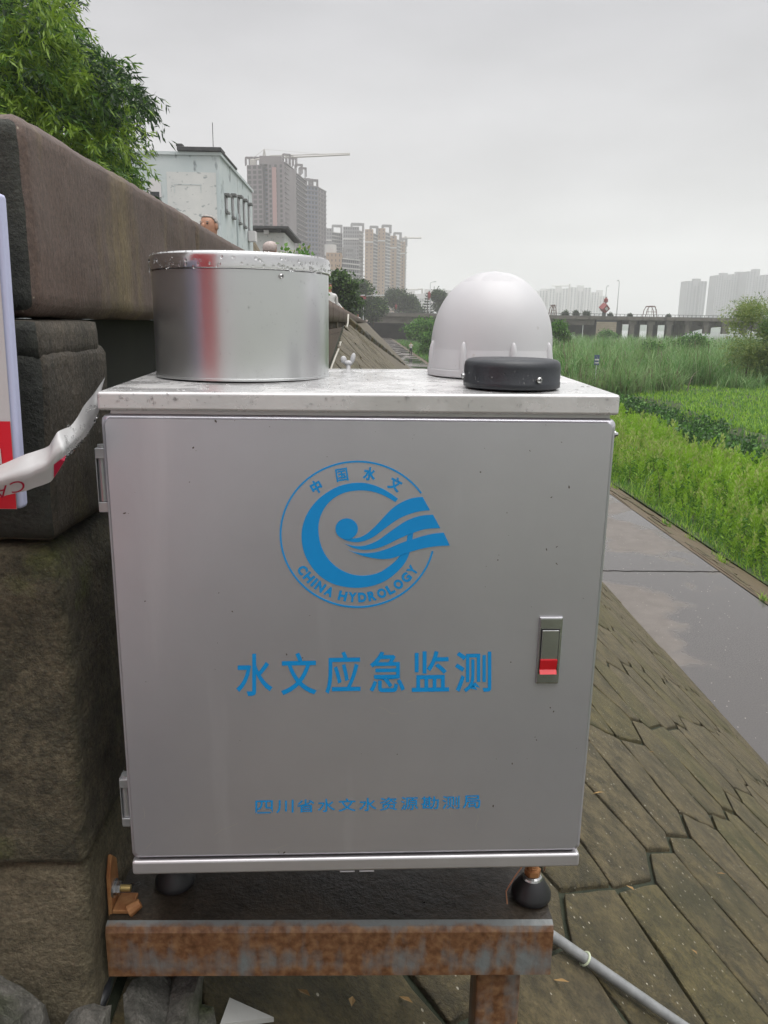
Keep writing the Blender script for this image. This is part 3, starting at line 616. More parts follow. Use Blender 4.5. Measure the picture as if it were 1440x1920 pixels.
# lid with a slight rise to the back, rounded edges
q = MB(); ly0, ly1 = -0.003, 0.305
V = [(-0.2515, ly0, 0.5135), (0.2505, ly0, 0.5135), (0.2505, ly1, 0.5135), (-0.2515, ly1, 0.5135), (-0.2515, ly0, 0.531), (0.2505, ly0, 0.5335), (0.2545, ly1, 0.5395), (-0.2555, ly1, 0.5365)]
q.add(V, [(3, 2, 1, 0), (4, 5, 6, 7), (0, 1, 5, 4), (1, 2, 6, 5), (2, 3, 7, 6), (3, 0, 4, 7)])
lid = q.build('lid', lid_m, cab, bevel=0.003, seg=3)
def lid_z(x, y): f = (y - ly0) / (ly1 - ly0); g = (x + 0.25) / 0.5; return (0.531 + 0.0025 * g) * (1 - f) + (0.5365 + 0.003 * g) * f
# base rail
q = MB(); q.box(-0.2505, 0.2505, -0.001, 0.29, 0.0, 0.0175); q.build('base_rail', silver_edge, cab, bevel=0.0035, seg=3)
q = MB(); q.box(-0.243, 0.243, 0.004, 0.0195, 0.0185, 0.0203); q.build('door_seal', rubber, cab)
q = MB(); q.box(-0.241, 0.244, 0.004, 0.0195, 0.5098, 0.513); q.build('neck', silver_edge, cab)
for x in (-0.013, 0.009):
    q = MB(); q.tube([(x - 0.008, 0.006, 0.0), (x - 0.008, 0.006, -0.005), (x + 0.008, 0.006, -0.005), (x + 0.008, 0.006, 0.0)], 0.0011, 6); q.build('eyelet', silver_edge, cab)
q = MB(); q.tube([(0.25, 0.012, 0.493), (0.2535, 0.012, 0.493)], 0.0035, 10); q.tube([(0.2535, 0.012, 0.493), (0.256, 0.012, 0.493)], 0.002, 8); q.build('side_bolt', steel, cab)
# wing nut sticking up at the back
q = MB(); q.tube([(0, 0.315, 0.50), (0, 0.315, 0.548)], 0.003, 8)
q.ball((-0.0065, 0.315, 0.549), 0.0042, 0.002, 0.0052, 8, 6); q.ball((0.006, 0.315, 0.551), 0.0034, 0.002, 0.0075, 8, 6, rot=Matrix.Rotation(0.25, 3, 'Y')); q.ball((0, 0.315, 0.5445), 0.006, 0.004, 0.004, 8, 6)
q.box(-0.008, 0.008, 0.284, 0.319, 0.497, 0.503); o = q.build('wing_nut', dome_m, cab, smooth=True)
for v in o.data.vertices: v.co.x -= 0.0135
# hinges
for zt_, zb_ in ((0.475, 0.411), (0.112, 0.054)):
    q = MB(); h = zt_ - zb_
    q.box(-0.2605, -0.2505, 0.010, 0.026, zt_ - 0.010, zt_); q.box(-0.2605, -0.2505, 0.010, 0.026, zb_, zb_ + 0.010); q.box(-0.2615, -0.2605, 0.012, 0.03, zb_, zt_)
    q.box(-0.2525, -0.2480, 0.0185, 0.027, zb_ + 0.010, zt_ - 0.010)
    hg = q.build('hinge', zinc, cab, bevel=0.0012)
    k = MB(); k.tube([(-0.2562, 0.0165, zb_ + 0.0105), (-0.2562, 0.0165, zt_ - 0.0105)], 0.0042, 14); k.build('hinge_knuckle', zinc, hg, smooth=False)
    k = MB(); k.tube([(-0.255, 0.018, zt_), (-0.255, 0.018, zt_ + 0.003)], 0.0052, 14); k.build('hinge_cap', zinc, hg)
# latch
l0 = door_uv(1010, 1155); l1 = door_uv(1054, 1156); l2 = door_uv(1047, 1280); l3 = door_uv(1004, 1280)
lx0, lx1, lz0, lz1 = (l0[0] + l3[0]) / 2, (l1[0] + l2[0]) / 2, (l2[1] + l3[1]) / 2, (l0[1] + l1[1]) / 2
latch = plate(rounded(lx0, lx1, lz0, lz1, 0.0008, 2), -0.0035, 0.002, 0.0018, 2).build('latch', steel, cab)
a0 = door_uv(1016, 1181, -0.0035); a1 = door_uv(1041, 1261, -0.0035); am = door_uv(1030, 1235, -0.0035)
q = MB(); q.box(a0[0] - 0.0007, a1[0] + 0.0016, -0.0041, -0.0037, a1[1] - 0.001, a0[1] + 0.001); q.build('latch_recess', rubber, latch)
q = MB(); q.box(a0[0] + 0.0002, a1[0] + 0.0006, -0.0058, -0.0042, am[1], a0[1]); q.build('latch_handle', steel, latch, bevel=0.0004)
q = MB(); q.add([(a0[0], -0.0075, am[1]), (a1[0] + 0.0004, -0.0075, am[1]), (a1[0] + 0.0004, -0.0048, a1[1] + .004), (a0[0], -0.0048, a1[1] + .004), (a0[0], -0.008, a1[1]), (a1[0] + .0004, -0.008, a1[1]),
                 (a0[0], -0.0042, am[1]), (a1[0] + .0004, -0.0042, am[1]), (a1[0] + .0004, -0.0042, a1[1]), (a0[0], -0.0042, a1[1])],
                [(3, 2, 1, 0), (4, 5, 2, 3), (6, 7, 8, 9), (0, 1, 7, 6), (4, 9, 8, 5), (0, 3, 4, 9, 6), (1, 7, 8, 5, 2)]); q.build('latch_button', red_plastic, latch)

# ---- print on the door: emblem and lettering
def flat(polys, y, name, parent=door, m=blue_print, th=0.0003):
    q = MB()
    for P in polys:
        T = tessellate_polygon([[Vector((p[0], p[1], 0)) for p in P]])
        n = len(P); V = [(p[0], y, p[1]) for p in P]; fs = []
        for t in T:
            a, b_, c_ = (V[i] for i in t); nr = (Vector(b_) - Vector(a)).cross(Vector(c_) - Vector(a))
            fs.append(tuple(t) if nr.y < 0 else tuple(reversed(t)))
        q.add(V, fs)
        q.add(V + [(p[0], y + th, p[1]) for p in P], [(i, (i + 1) % n, (i + 1) % n + n, i + n) for i in range(n)])
    return q.build(name, m, parent)
E = lambda pts: [door_uv(500 + u / 4, 840 + v / 4) for u, v in pts]
def catmull(pts, n=5, closed=False):
    P = [Vector((*p, 0)) for p in pts]; o = []
    for i in range(len(P) - 1):
        p0 = P[max(0, i - 1)]; p1 = P[i]; p2 = P[i + 1]; p3 = P[min(len(P) - 1, i + 2)]
        for k in range(n):
            t = k / n; q = 0.5 * ((2 * p1) + (p2 - p0) * t + (2 * p0 - 5 * p1 + 4 * p2 - p3) * t * t + (3 * p1 - p0 - 3 * p2 + p3) * t ** 3); o.append((q.x, q.y))
    o.append(pts[-1]); return o
ec, erx, ery = (682, 647), 584, 552
ang = [math.radians(a) for a in np.linspace(13.4, 360 - 34.4, 110)]
ringp = [(ec[0] + erx * math.cos(a), ec[1] + ery * math.sin(a)) for a in ang] + [(ec[0] + (erx - 13) * math.cos(a), ec[1] + (ery - 13) * math.sin(a)) for a in reversed(ang)]
flat([E(ringp)], -0.0004, 'emblem_ring')
c_out = [(985, 380), (930, 340), (870, 305), (800, 277), (740, 263), (690, 260), (620, 266), (540, 287), (470, 322), (400, 372), (350, 424), (305, 490), (275, 565), (262, 640), (266, 720), (285, 795), (320, 865), (365, 925), (420, 975), (490, 1015), (570, 1038), (660, 1048), (750, 1042), (830, 1022), (900, 990), (960, 945), (1015, 890), (1050, 838), (1075, 776)]
c_in = [(1055, 655), (1050, 695), (1030, 750), (1000, 805), (960, 852), (900, 900), (840, 935), (770, 953), (700, 957), (630, 945), (560, 915), (500, 872), (450, 815), (415, 750), (395, 680), (388, 600), (398, 530), (425, 465), (465, 410), (520, 365), (590, 333), (660, 320), (730, 318), (800, 328), (870, 352), (920, 378), (965, 405)]
flat([E(catmull(c_out, 3) + [(1092, 690), (1100, 632)] + catmull(c_in, 3))], -0.0005, 'emblem_crescent')
w1 = catmull([(650, 678), (690, 672), (740, 650), (790, 610), (840, 560), (890, 505), (940, 455), (1000, 413), (1070, 382), (1130, 369), (1170, 367)], 4) + catmull([(1225, 466), (1150, 474), (1080, 492), (1000, 525), (930, 570), (870, 615), (810, 660), (750, 690), (690, 705), (640, 703), (590, 690), (545, 665)], 4)
w2 = catmull([(588, 718), (640, 731), (700, 736), (760, 725), (830, 695), (900, 645), (970, 595), (1040, 550), (1110, 520), (1180, 504), (1248, 500)], 4) + catmull([(1302, 600), (1240, 602), (1170, 612), (1100, 635), (1055, 652), (980, 685), (900, 725), (830, 750), (760, 762), (700, 760), (640, 745)], 4)
w3 = catmull([(610, 762), (660, 780), (720, 788), (790, 785), (860, 770), (930, 745), (1000, 715), (1050, 697), (1100, 682), (1170, 660), (1250, 642), (1328, 634)], 4) + catmull([(1373, 730), (1280, 735), (1180, 750), (1075, 778), (1000, 805), (940, 825), (870, 832), (800, 825), (730, 810), (670, 790)], 4)
for k, w in enumerate((w1, w2, w3)): flat([E(w)], -0.0006 - 0.00012 * k, 'emblem_wave')
flat([E([(600 + 84 * math.cos(2 * PI * k / 40), 605 + 78 * math.sin(2 * PI * k / 40)) for k in range(40)])], -0.0010, 'emblem_ball')

def glyph(ch, weight=0.0):
    """outline of one character as vertices and faces in a unit box"""
    cu = bpy.data.curves.new('lettering', 'FONT'); cu.body = ch; cu.size = 1.0; cu.offset = weight; cu.resolution_u = 4
    o = bpy.data.objects.new('lettering', cu); COL.objects.link(o); bpy.context.view_layer.update()
    me = bpy.data.meshes.new_from_object(o.evaluated_get(bpy.context.evaluated_depsgraph_get()))
    V = [tuple(v.co) for v in me.vertices]; F_ = [tuple(p.vertices) for p in me.polygons]
    bpy.data.objects.remove(o); bpy.data.curves.remove(cu); bpy.data.meshes.remove(me)
    return V, F_
def put(q, V, F_, fn, y):
    """places a glyph through fn(x, z in 0..1 of its ink box)"""
    x0 = min(v[0] for v in V); x1 = max(v[0] for v in V); y0 = min(v[1] for v in V); y1 = max(v[1] for v in V)
    P = []
    for v in V:
        a, c = fn((v[0] - x0) / max(1e-6, x1 - x0), (v[1] - y0) / max(1e-6, y1 - y0)); P.append((a, y, c))
    fs = []
    for f in F_:
        a, b_, c_ = (Vector(P[i]) for i in f[:3]); fs.append(f if (b_ - a).cross(c_ - a).y < 0 else tuple(reversed(f)))
    q.add(P, fs)
def box_fn(px0, py0, px1, py1, sk=0.0):           # pixel box, bilinear on the door
    tl = door_uv(px0, py0 + 0); tr = door_uv(px1, py0 - sk); bl = door_uv(px0, py1); br = door_uv(px1, py1 - sk)
    def fn(a, c):
        top = (tl[0] + (tr[0] - tl[0]) * a, tl[1] + (tr[1] - tl[1]) * a); bot = (bl[0] + (br[0] - bl[0]) * a, bl[1] + (br[1] - bl[1]) * a)
        return (bot[0] + (top[0] - bot[0]) * c, bot[1] + (top[1] - bot[1]) * c)
    return fn
boxes = [('水', 443, 1226, 511, 1305), ('文', 527, 1224, 594, 1303), ('应', 610, 1222, 676, 1301), ('急', 693, 1222, 759, 1298), ('监', 772, 1221, 842, 1297), ('测', 853, 1222, 921, 1298)]
for ch, x0, y0, x1, y1 in boxes:
    q = MB(); put(q, *glyph(ch, 0.012), box_fn(x0, y0, x1, y1, 1), -0.0005); q.build('lettering', blue_print, door)
tl = '四川省水文水资源勘测局'
for i, ch in enumerate(tl):
    x0 = 479 + i * 38.9 + 0; q = MB(); x1 = x0 + 32.5; yt = 1501 - i * 0.95; wid = 0.006
    put(q, *glyph(ch, wid), box_fn(x0, yt, x1, yt + 24, 0.8), -0.0005); q.build('lettering', blue_print, door)
for ch, u, v, rot, sz in (('中', 372, 291, -29, 100), ('国', 564, 201, -9, 98), ('水', 771, 193, 8, 102), ('文', 965, 270, 27, 106)):
    a = math.radians(rot); V, F_ = glyph(ch, 0.042 if ch != '国' else 0.02); q = MB()
    wx = sz * (0.92 if ch != '中' else 0.82) / 2; wz = sz / 2
    def fn(x, z, a=a, u=u, v=v, wx=wx, wz=wz):
        lx, lz = (x - 0.5) * 2 * wx, -(z - 0.5) * 2 * wz
        return door_uv(500 + (u + lx * math.cos(a) - lz * math.sin(a)) / 4, 840 + (v + lx * math.sin(a) + lz * math.cos(a)) / 4)
    put(q, V, F_, fn, -0.0005); q.build('lettering', blue_print, door)
word = 'CHINA HYDROLOGY'; adv = {'C': 1.0, 'H': 1.02, 'I': 0.5, 'N': 1.04, 'A': 1.02, ' ': 0.42, 'Y': 0.98, 'D': 1.0, 'R': 0.98, 'O': 1.08, 'L': 0.86, 'G': 1.06}
tot = sum(adv[c] for c in word) - (adv['C'] + adv['Y']) / 2; pos = -adv['C'] / 2
for ch in word:
    mid = pos + adv[ch] / 2; pos += adv[ch]
    if ch == ' ': continue
    th = math.radians(145.5 + (34.6 - 145.5) * mid / tot); V, F_ = glyph(ch, 0.052); q = MB(); R0 = 0.857
    hw = adv[ch] * 0.0585 * (0.92 if ch != 'I' else 0.6); hh = 0.066
    def fn(x, z, th=th, hw=hw, hh=hh):
        a = (x - 0.5) * 2 * hw; r = R0 - (z - 0.5) * 2 * hh
        return door_uv(500 + (ec[0] + erx * (r * math.cos(th) + a * math.sin(th))) / 4, 840 + (ec[1] + ery * (r * math.sin(th) - a * math.cos(th))) / 4)
    put(q, V, F_, fn, -0.0005); q.build('lettering', blue_print, door)
# dirt flecks and scratches on the door and lid edge
speck_m = mat('dirt_fleck', (0.075, 0.06, 0.05), rough=0.8); scr_m = mat('bright_scratch', (0.62, 0.61, 0.6), rough=0.3, metal=0.6)
q = MB(); q2 = MB()
for k in range(64):
    x = rng.uniform(-0.235, 0.235) if k % 3 else rng.uniform(0.12, 0.24); z = 0.505 - 0.49 * rng.random() ** 1.5; r = 0.0002 + 0.0006 * rng.random() ** 2; n = 7; a = rng.uniform(0, PI); st = rng.uniform(1, 2.6)
    P = [(r * st * math.cos(t) * (0.6 + rng.random()), r * math.sin(t) * (0.5 + rng.random())) for t in np.linspace(0, 2 * PI, n, endpoint=False)]
    q.add([(x + p[0] * math.cos(a) - p[1] * math.sin(a), -0.00025, z + p[0] * math.sin(a) + p[1] * math.cos(a)) for p in P], [tuple(range(n))])
for x, z, L, a in ((-0.16, 0.05, 0.03, 0.4), (0.05, 0.205, 0.03, 0.5), (0.02, 0.2, 0.02, -0.4), (0.13, 0.05, 0.02, 1.5), (0.1, 0.07, 0.03, 1.5), (-0.1, 0.03, 0.02, 0.2), (-0.235, 0.035, 0.012, 0.6), (-0.236, 0.07, 0.014, 1.3)):
    w = 0.0003; c, s_ = math.cos(a), math.sin(a); pts = [(x + c * L * t + 0.002 * rng.uniform(-1, 1), z + s_ * L * t + 0.002 * rng.uniform(-1, 1)) for t in (0, 0.35, 0.7, 1)]
    for i in range(3):
        p, r_ = pts[i], pts[i + 1]
        q2.add([(p[0] - s_ * w, -0.0002, p[1] + c * w), (p[0] + s_ * w, -0.0002, p[1] - c * w), (r_[0] + s_ * w, -0.0002, r_[1] - c * w), (r_[0] - s_ * w, -0.0002, r_[1] + c * w)], [(0, 1, 2, 3)])
tag(q.build('dirt_flecks', speck_m, door), kind='stuff'); tag(q2.build('scratches', scr_m, door), kind='stuff')
# feet of the cabinet
def foot(x, y):
    q = MB(); H = 0.117
    q.tube([(x, y, 0.0), (x, y, -H + 0.02)], 0.0062, 12); ft = q.build('levelling_foot', rust_thread, cab)
    k = MB()
    for i in range(24): k.lathe([(0.0062, -0.002 - i * 0.0035), (0.0075, -0.0035 - i * 0.0035), (0.0062, -0.005 - i * 0.0035)], 10, (x, y, 0))
    k.build('thread', rust_thread, ft)
    k = MB(); k.lathe([(0.0235, -H), (0.0255, -H + 0.003), (0.0250, -H + 0.009), (0.0165, -H + 0.023), (0.0135, -H + 0.027), (0.0125, -H + 0.028)], 28, (x, y, 0)); k.build('rubber_pad', rubber, ft, smooth=True)
    k = MB(); k.lathe([(0.0135, -H + 0.0285), (0.0125, -H + 0.031), (0.0105, -H + 0.033)], 20, (x, y, 0)); k.build('washer', steel, ft)
    k = MB(); k.lathe([(0.0105, -H + 0.0335), (0.0105, -H + 0.040)], 6, (x, y, 0)); k.build('nut', rust_thread, ft)
    return ft
P = CI @ Vector((0.2185, 0.842, -0.715)); foot(P.x - 0.001, P.y + 0.008)
P2 = CI @ Vector((-0.2445, 0.874, -0.715)); foot(P2.x, P2.y)
foot(P.x, 0.26); foot(P2.x, 0.26)
fx, fy = P.x - 0.001, P.y + 0.008
q = MB(); q.tube([(fx + 0.016, fy + 0.004, -0.085), (fx + 0.014, fy - 0.008, -0.066), (fx - 0.002, fy - 0.011, -0.060), (fx - 0.014, fy - 0.006, -0.066), (fx - 0.026, fy - 0.01, -0.082), (fx - 0.036, fy - 0.014, -0.098), (fx - 0.035, fy - 0.02, -0.112)], 0.0009, 6); q.build('copper_wire', copper, cab)

# ------------------------------------------------------------------ things on the cabinet lid
def on_lid(px, py):                                # world point of the lid top under a pixel
    z = -0.064
    for i in range(6): p = onZ(px, py, z); l = CI @ p; z = ORG.z + lid_z(l.x, l.y)
    return onZ(px, py, z)
# rain gauge
gc = Vector((-0.1462, 0.935, 0)); l = CI @ Vector((gc.x, gc.y, 0)); gc.z = ORG.z + lid_z(l.x, l.y) + 0.0006
rg = thing('rain_gauge', 'round aluminium rain gauge with polished rim, wet with raindrops, on the cabinet lid', 'rain gauge', gc)
hb, ht = 0.114, 0.131
q = MB(); q.lathe([(0.1000, 0.0), (0.1000, hb)], 128); o = q.build('barrel', alu, rg, smooth=True); 
q = MB(); q.lathe([(0.1000, hb + 0.0005), (0.1018, hb + 0.0010), (0.1022, hb + 0.0125), (0.1008, hb + 0.0165), (0.0970, hb + 0.0185), (0.0960, hb + 0.0165), (0.0960, hb - 0.03), (0.004, hb - 0.06)], 96); q.build('rim', alu_rim, rg, smooth=True, bevel=0.0006, seg=2)
q = MB(); q.lathe([(0.1010, -0.0004), (0.1010, 0.0018), (0.1003, 0.0022)], 96); q.build('base_flange', alu, rg, smooth=False)
def screw(parent, th, r, z, rad, m=steel):
    d = Vector((math.cos(th), math.sin(th), 0)); t = Vector((-d.y, d.x, 0)); q = MB()
    c = d * r + Vector((0, 0, z)); q.tube([c - d * 0.002, c + d * rad * 0.5], rad, 14); q.tube([c + d * rad * 0.5, c + d * rad * 0.85], [rad * 0.85, rad * 0.4], 14)
    o = q.build('screw', m, parent, smooth=False)
    k = MB(); k.obox(c + d * rad * 0.87, t * rad * 0.55, Vector((0, 0, rad * 0.12)), d * rad * 0.06); k.obox(c + d * rad * 0.87, t * rad * 0.12, Vector((0, 0, rad * 0.55)), d * rad * 0.062); k.build('screw_slot', rubber, o)
screw(rg, math.radians(-57), 0.1000, 0.1085, 0.0028); screw(rg, math.radians(183), 0.1000, 0.1085, 0.0028); screw(rg, math.radians(63), 0.1000, 0.1085, 0.0028)
def drops_on(parent, pts, name='raindrops'):      # pts: (position, normal, radius, flatten)
    q = MB()
    for p, nrm, r, fl in pts:
        rot = Vector(nrm).to_track_quat('Z', 'Y').to_matrix(); q.ball(p, r, r * (1 + 0.35 * rng.random()), r * fl, 8, 6, rot=rot)
    o = q.build(name, water_drop, parent, smooth=True); o['kind'] = 'stuff'; return o
pts = []
for k in range(330):
    th = math.radians(rng.uniform(-185, 5)); d = Vector((math.cos(th), math.sin(th), 0))
    if k < 120: zz = hb + rng.uniform(0.001, 0.012); r = rng.uniform(0.0006, 0.0019); R_ = 0.1021
    elif k < 200: zz = hb + 0.0165; r = rng.uniform(0.0006, 0.0016); R_ = 0.1000
    else:
        zz = 0.004 + 0.106 * rng.random() ** 1.6; r = rng.uniform(0.0004, 0.0013); R_ = 0.0999
        th = math.radians(-10 - 80 * rng.random() if k % 2 else rng.uniform(-150, -20)); d = Vector((math.cos(th), math.sin(th), 0))
    pts.append((d * R_ + Vector((0, 0, zz)), d, r, 0.5))
drops_on(rg, pts)
# white dome antenna
dc = Vector((0.1512, 0.968, 0)); l = CI @ dc; dc.z = ORG.z + lid_z(l.x, l.y) + 0.0004
dm = thing('dome_antenna', 'white plastic dome antenna housing with chalky weathered top on the cabinet lid', 'antenna', dc)
prof = [(0.0745, 0.012), (0.0742, 0.020)]
for k in range(29):
    t_ = 1 - (k / 28) ** 0.8 if k < 28 else 0.0; z_ = 0.030 + 0.0926 * (1 - t_)
    prof.append((max(0.0006, 0.0736 * math.sqrt(max(0, 1 - (1 - t_) ** 2.25))), z_))
q = MB(); q.lathe(prof, 72); q.m = [1 if any(q.v[i][2] > 0.110 for i in f) else 0 for f in q.f]; o = q.build('dome', [dome_m, dome_top], dm, smooth=True)
q = MB(); q.lathe([(0.0766, 0.0), (0.0772, 0.001), (0.0772, 0.0075), (0.0766, 0.0085)], 72); q.build('base_ring', dome_m, dm, smooth=False)
q = MB(); q.lathe([(0.0764, 0.0088), (0.0756, 0.018), (0.0744, 0.026), (0.0735, 0.032)], 72); q.build('skirt', dome_m, dm, smooth=True)
for k in range(8):
    th = 2 * PI * (k + 0.25) / 8; d = Vector((math.cos(th), math.sin(th), 0)); t = Vector((-d.y, d.x, 0))
    q = MB(); q.ball(d * 0.0738 + Vector((0, 0, 0.020)), 0.0052, 0.0046, 0.021, 14, 12, rot=Matrix.Rotation(th, 3, 'Z')); q.build('lug', dome_m, dm, smooth=True)
# black puck antenna
pc = Vector((0.1495, 0.8115, 0)); l = CI @ pc; pc.z = ORG.z + lid_z(l.x, l.y) + 0.0012
pk = thing('puck_antenna', 'flat black puck shaped antenna in front of the white dome', 'antenna', pc)
q = MB(); q.lathe([(0.0475, 0.0), (0.0496, 0.001), (0.0498, 0.006), (0.0492, 0.0068), (0.0494, 0.021), (0.0485, 0.0255), (0.0455, 0.0282), (0.040, 0.0292), (0.002, 0.0298)], 80); q.build('body', puck_m, pk, smooth=True)
for th in (-68, 52, 178): screw(pk, math.radians(th), 0.0494, 0.0105, 0.0031)
drops_on(pk, [((Vector((math.cos(a), math.sin(a), 0)) * 0.0495 + Vector((0, 0, rng.uniform(0.006, 0.02)))), (math.cos(a), math.sin(a), 0), rng.uniform(0.0004, 0.001), 0.4) for a in rng.uniform(-PI, 0.1, 26)])
# drops on the lid
pts = []
for k in range(420):
    x, y = rng.uniform(-0.245, 0.245), rng.uniform(0.0, 0.29)
    w = CM @ Vector((x, y, 0))
    if (w.xy - gc.xy).length < 0.108 or (w.xy - dc.xy).length < 0.08 or (w.xy - pc.xy).length < 0.053: continue
    pts.append((Vector((x, y, lid_z(x, y))), (0, 0, 1), rng.uniform(0.0006, 0.0022), 0.35))
for k in range(46):
    x = -0.245 + 0.49 * rng.random() ** 1.5; pts.append((Vector((x, ly0 - 0.0002, rng.uniform(0.517, 0.5295))), (0, -1, 0), rng.uniform(0.0005, 0.0015), 0.4))
drops_on(cab, pts)

# ------------------------------------------------------------------ rusty stand
ZT = -0.716
st = thing('steel_stand', 'rusty blue-grey steel stand carrying the cabinet, bolted to the pier', 'stand', (0, 0.80, ZT), 0.0)
q = MB(); x0, x1 = -0.312, 0.236
prof = [(0.0, -0.073), (0.0, -0.010), (0.003, -0.003), (0.010, 0.0), (0.105, 0.0), (0.105, -0.006), (0.012, -0.006), (0.006, -0.012), (0.006, -0.073)]
n = len(prof); V = []
segs = 24
for i in range(segs + 1):
    x = x0 + (x1 - x0) * i / segs
    V += [(x, p[0], p[1]) for p in prof]
Fq = [(i * n + j, i * n + (j + 1) % n, (i + 1) * n + (j + 1) % n, (i + 1) * n + j) for i in range(segs) for j in range(n)]
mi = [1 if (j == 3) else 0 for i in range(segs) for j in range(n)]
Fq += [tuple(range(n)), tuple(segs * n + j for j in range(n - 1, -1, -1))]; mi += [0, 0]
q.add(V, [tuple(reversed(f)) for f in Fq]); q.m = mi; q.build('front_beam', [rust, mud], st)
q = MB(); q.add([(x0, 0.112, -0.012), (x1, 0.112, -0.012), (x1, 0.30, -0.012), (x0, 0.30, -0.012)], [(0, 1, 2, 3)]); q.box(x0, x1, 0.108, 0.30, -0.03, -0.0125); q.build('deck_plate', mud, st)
q = MB(); q.box(x0, x1, 0.185, 0.25, -0.073, 0.0); q.build('rear_beam', [rust], st)
q = MB(); q.box(x1 - 0.006, x1, 0.0065, 0.104, -0.073, -0.0065); q.build('end_plate', rust, st)
lx0, lx1 = 0.148, 0.205
zg = slope_z((lx0 + lx1) / 2, 0.86) - ZT
q = MB(); q.box(lx0, lx1, 0.022, 0.075, zg - 0.03, -0.0065); q.build('leg', rust, st, bevel=0.004)
q = MB(); q.box(lx0 + 0.06, lx1 + 0.02, 0.19, 0.243, slope_z(lx0 + .1, 1.02) - ZT - 0.05, -0.074); q.build('leg', rust, st, bevel=0.004)
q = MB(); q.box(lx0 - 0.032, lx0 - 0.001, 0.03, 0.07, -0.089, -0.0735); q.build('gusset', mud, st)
# wall bracket with bolt
q = MB(); q.add([(-0.3145, 0.02, -0.004), (-0.3145, 0.052, -0.004), (-0.3145, 0.05, 0.058), (-0.3145, 0.034, 0.075), (-0.3145, 0.022, 0.05),
                 (-0.309, 0.02, -0.004), (-0.309, 0.052, -0.004), (-0.309, 0.05, 0.058), (-0.309, 0.034, 0.075), (-0.309, 0.022, 0.05)],
                [(0, 1, 2, 3, 4), (9, 8, 7, 6, 5), (0, 5, 6, 1), (1, 6, 7, 2), (2, 7, 8, 3), (3, 8, 9, 4), (4, 9, 5, 0)]); q.box(-0.3085, -0.285, 0.018, 0.05, 0.0015, 0.007); q.tube([(-0.29, 0.02, 0.004), (-0.276, 0.028, 0.010)], [0.009, 0.006], 8)
br = q.build('wall_bracket', rust_thread, st, bevel=0.0015)
k = MB(); k.tube([(-0.309, 0.032, 0.028), (-0.3068, 0.032, 0.028)], 0.0115, 20); k.build('washer', steel, br)
k = MB(); k.tube([(-0.3066, 0.032, 0.028), (-0.3000, 0.032, 0.028)], 0.0082, 6); k.build('nut', steel, br)
k = MB(); k.tube([(-0.2998, 0.032, 0.028), (-0.2880, 0.032, 0.028)], 0.0042, 12); k.build('bolt_end', brass, br)

# ------------------------------------------------------------------ warning board, tape
sg = thing('warning_board', 'white foam board with red panel leaning on the end pier, cut by the picture edge', 'sign', (-0.40, 0.70, -0.175))
tr_, br_ = onY(5, 362, 0.705), onY(43, 955, 0.70)
q = MB(); V = []
zt_, zb_ = tr_.z, br_.z
def bx(z, off=0.0): return br_.x + (tr_.x - br_.x) * (z - zb_) / (zt_ - zb_) + off
for y in (0.70, 0.714): V += [(bx(zb_), y, zb_), (bx(zt_), y, zt_), (-0.62, y, zt_), (-0.62, y, zb_)]
q.add(V, [(3, 2, 1, 0), (4, 5, 6, 7), (0, 1, 5, 4), (1, 2, 6, 5), (2, 3, 7, 6), (3, 0, 4, 7)]); q.build('board', sign_edge, sg, world=True, bevel=0.004)
q = MB(); q.add([(bx(zb_ + .0005, -0.0045), 0.6985, zb_ + .0005), (bx(zt_ - .003, -0.0045), 0.6985, zt_ - .003), (-0.618, 0.6985, zt_ - .003), (-0.618, 0.6985, zb_ + .0005)], [(3, 2, 1, 0)]); q.build('face', sign_white, sg, world=True)
zr = onY(20, 790, 0.698).z
q = MB(); q.add([(bx(zb_ + .001, -0.0046), 0.6975, zb_ + .001), (bx(zr, -0.0046), 0.6975, zr), (-0.60, 0.6975, zr), (-0.60, 0.6975, zb_ + .001)], [(3, 2, 1, 0)]); q.build('red_panel', red_print, sg, world=True)
q = MB(); w0 = onY(1, 841, 0.697); w1 = onY(4, 870, 0.697); q.add([(w0.x - .04, 0.6967, w1.z), (w1.x, 0.6967, w1.z), (w0.x, 0.6967, w0.z), (w0.x - .04, 0.6967, w0.z)], [(0, 1, 2, 3)]); q.build('white_stroke', sign_white, sg, world=True)

tp = thing('barrier_tape', 'sagging white caution tape with red printing between the board and the cabinet corner', 'tape', (-0.30, 0.70, -0.14))
U_ = [(-60, 892), (0, 872), (42, 854), (66, 846), (90, 837), (99, 824), (108, 810), (120, 804), (133, 798), (146, 781), (158, 760), (176, 738), (197, 707)]
M_ = [(-60, 920), (0, 903), (46, 891), (66, 882), (87, 873), (103, 857), (118, 843), (127, 835), (140, 823), (150, 815), (160, 803), (172, 782), (190, 745)]
L_ = [(-60, 952), (0, 932), (46, 921), (66, 914), (84, 908), (98, 900), (113, 873), (124, 856), (136, 843), (149, 830), (162, 816), (178, 790), (192, 752)]
def dep(i): return 0.672 + 0.0 * i + 0.13 * max(0, (i - 6) / 6) ** 1.3
rows = []
for R_, dy in ((U_, 0.014), (M_, -0.006), (L_, 0.006)):
    R2 = catmull(R_, 4); rows.append([onY(p[0], p[1], dep(i / 4) + dy * (1 - 0.4 * i / 48)) for i, p in enumerate(R2)])
nn = len(rows[0]); q = MB(); V = []
for i in range(nn):
    a, m_, c = rows[0][i], rows[1][i], rows[2][i]
    for t in (0, 0.33, 0.66, 1.0): V.append(a.lerp(m_, t) + Vector((0, 0.004 * math.sin(i * 0.45 + t * 3) * math.sin(t * PI), 0)))
    for t in (0.33, 0.66, 1.0): V.append(m_.lerp(c, t))
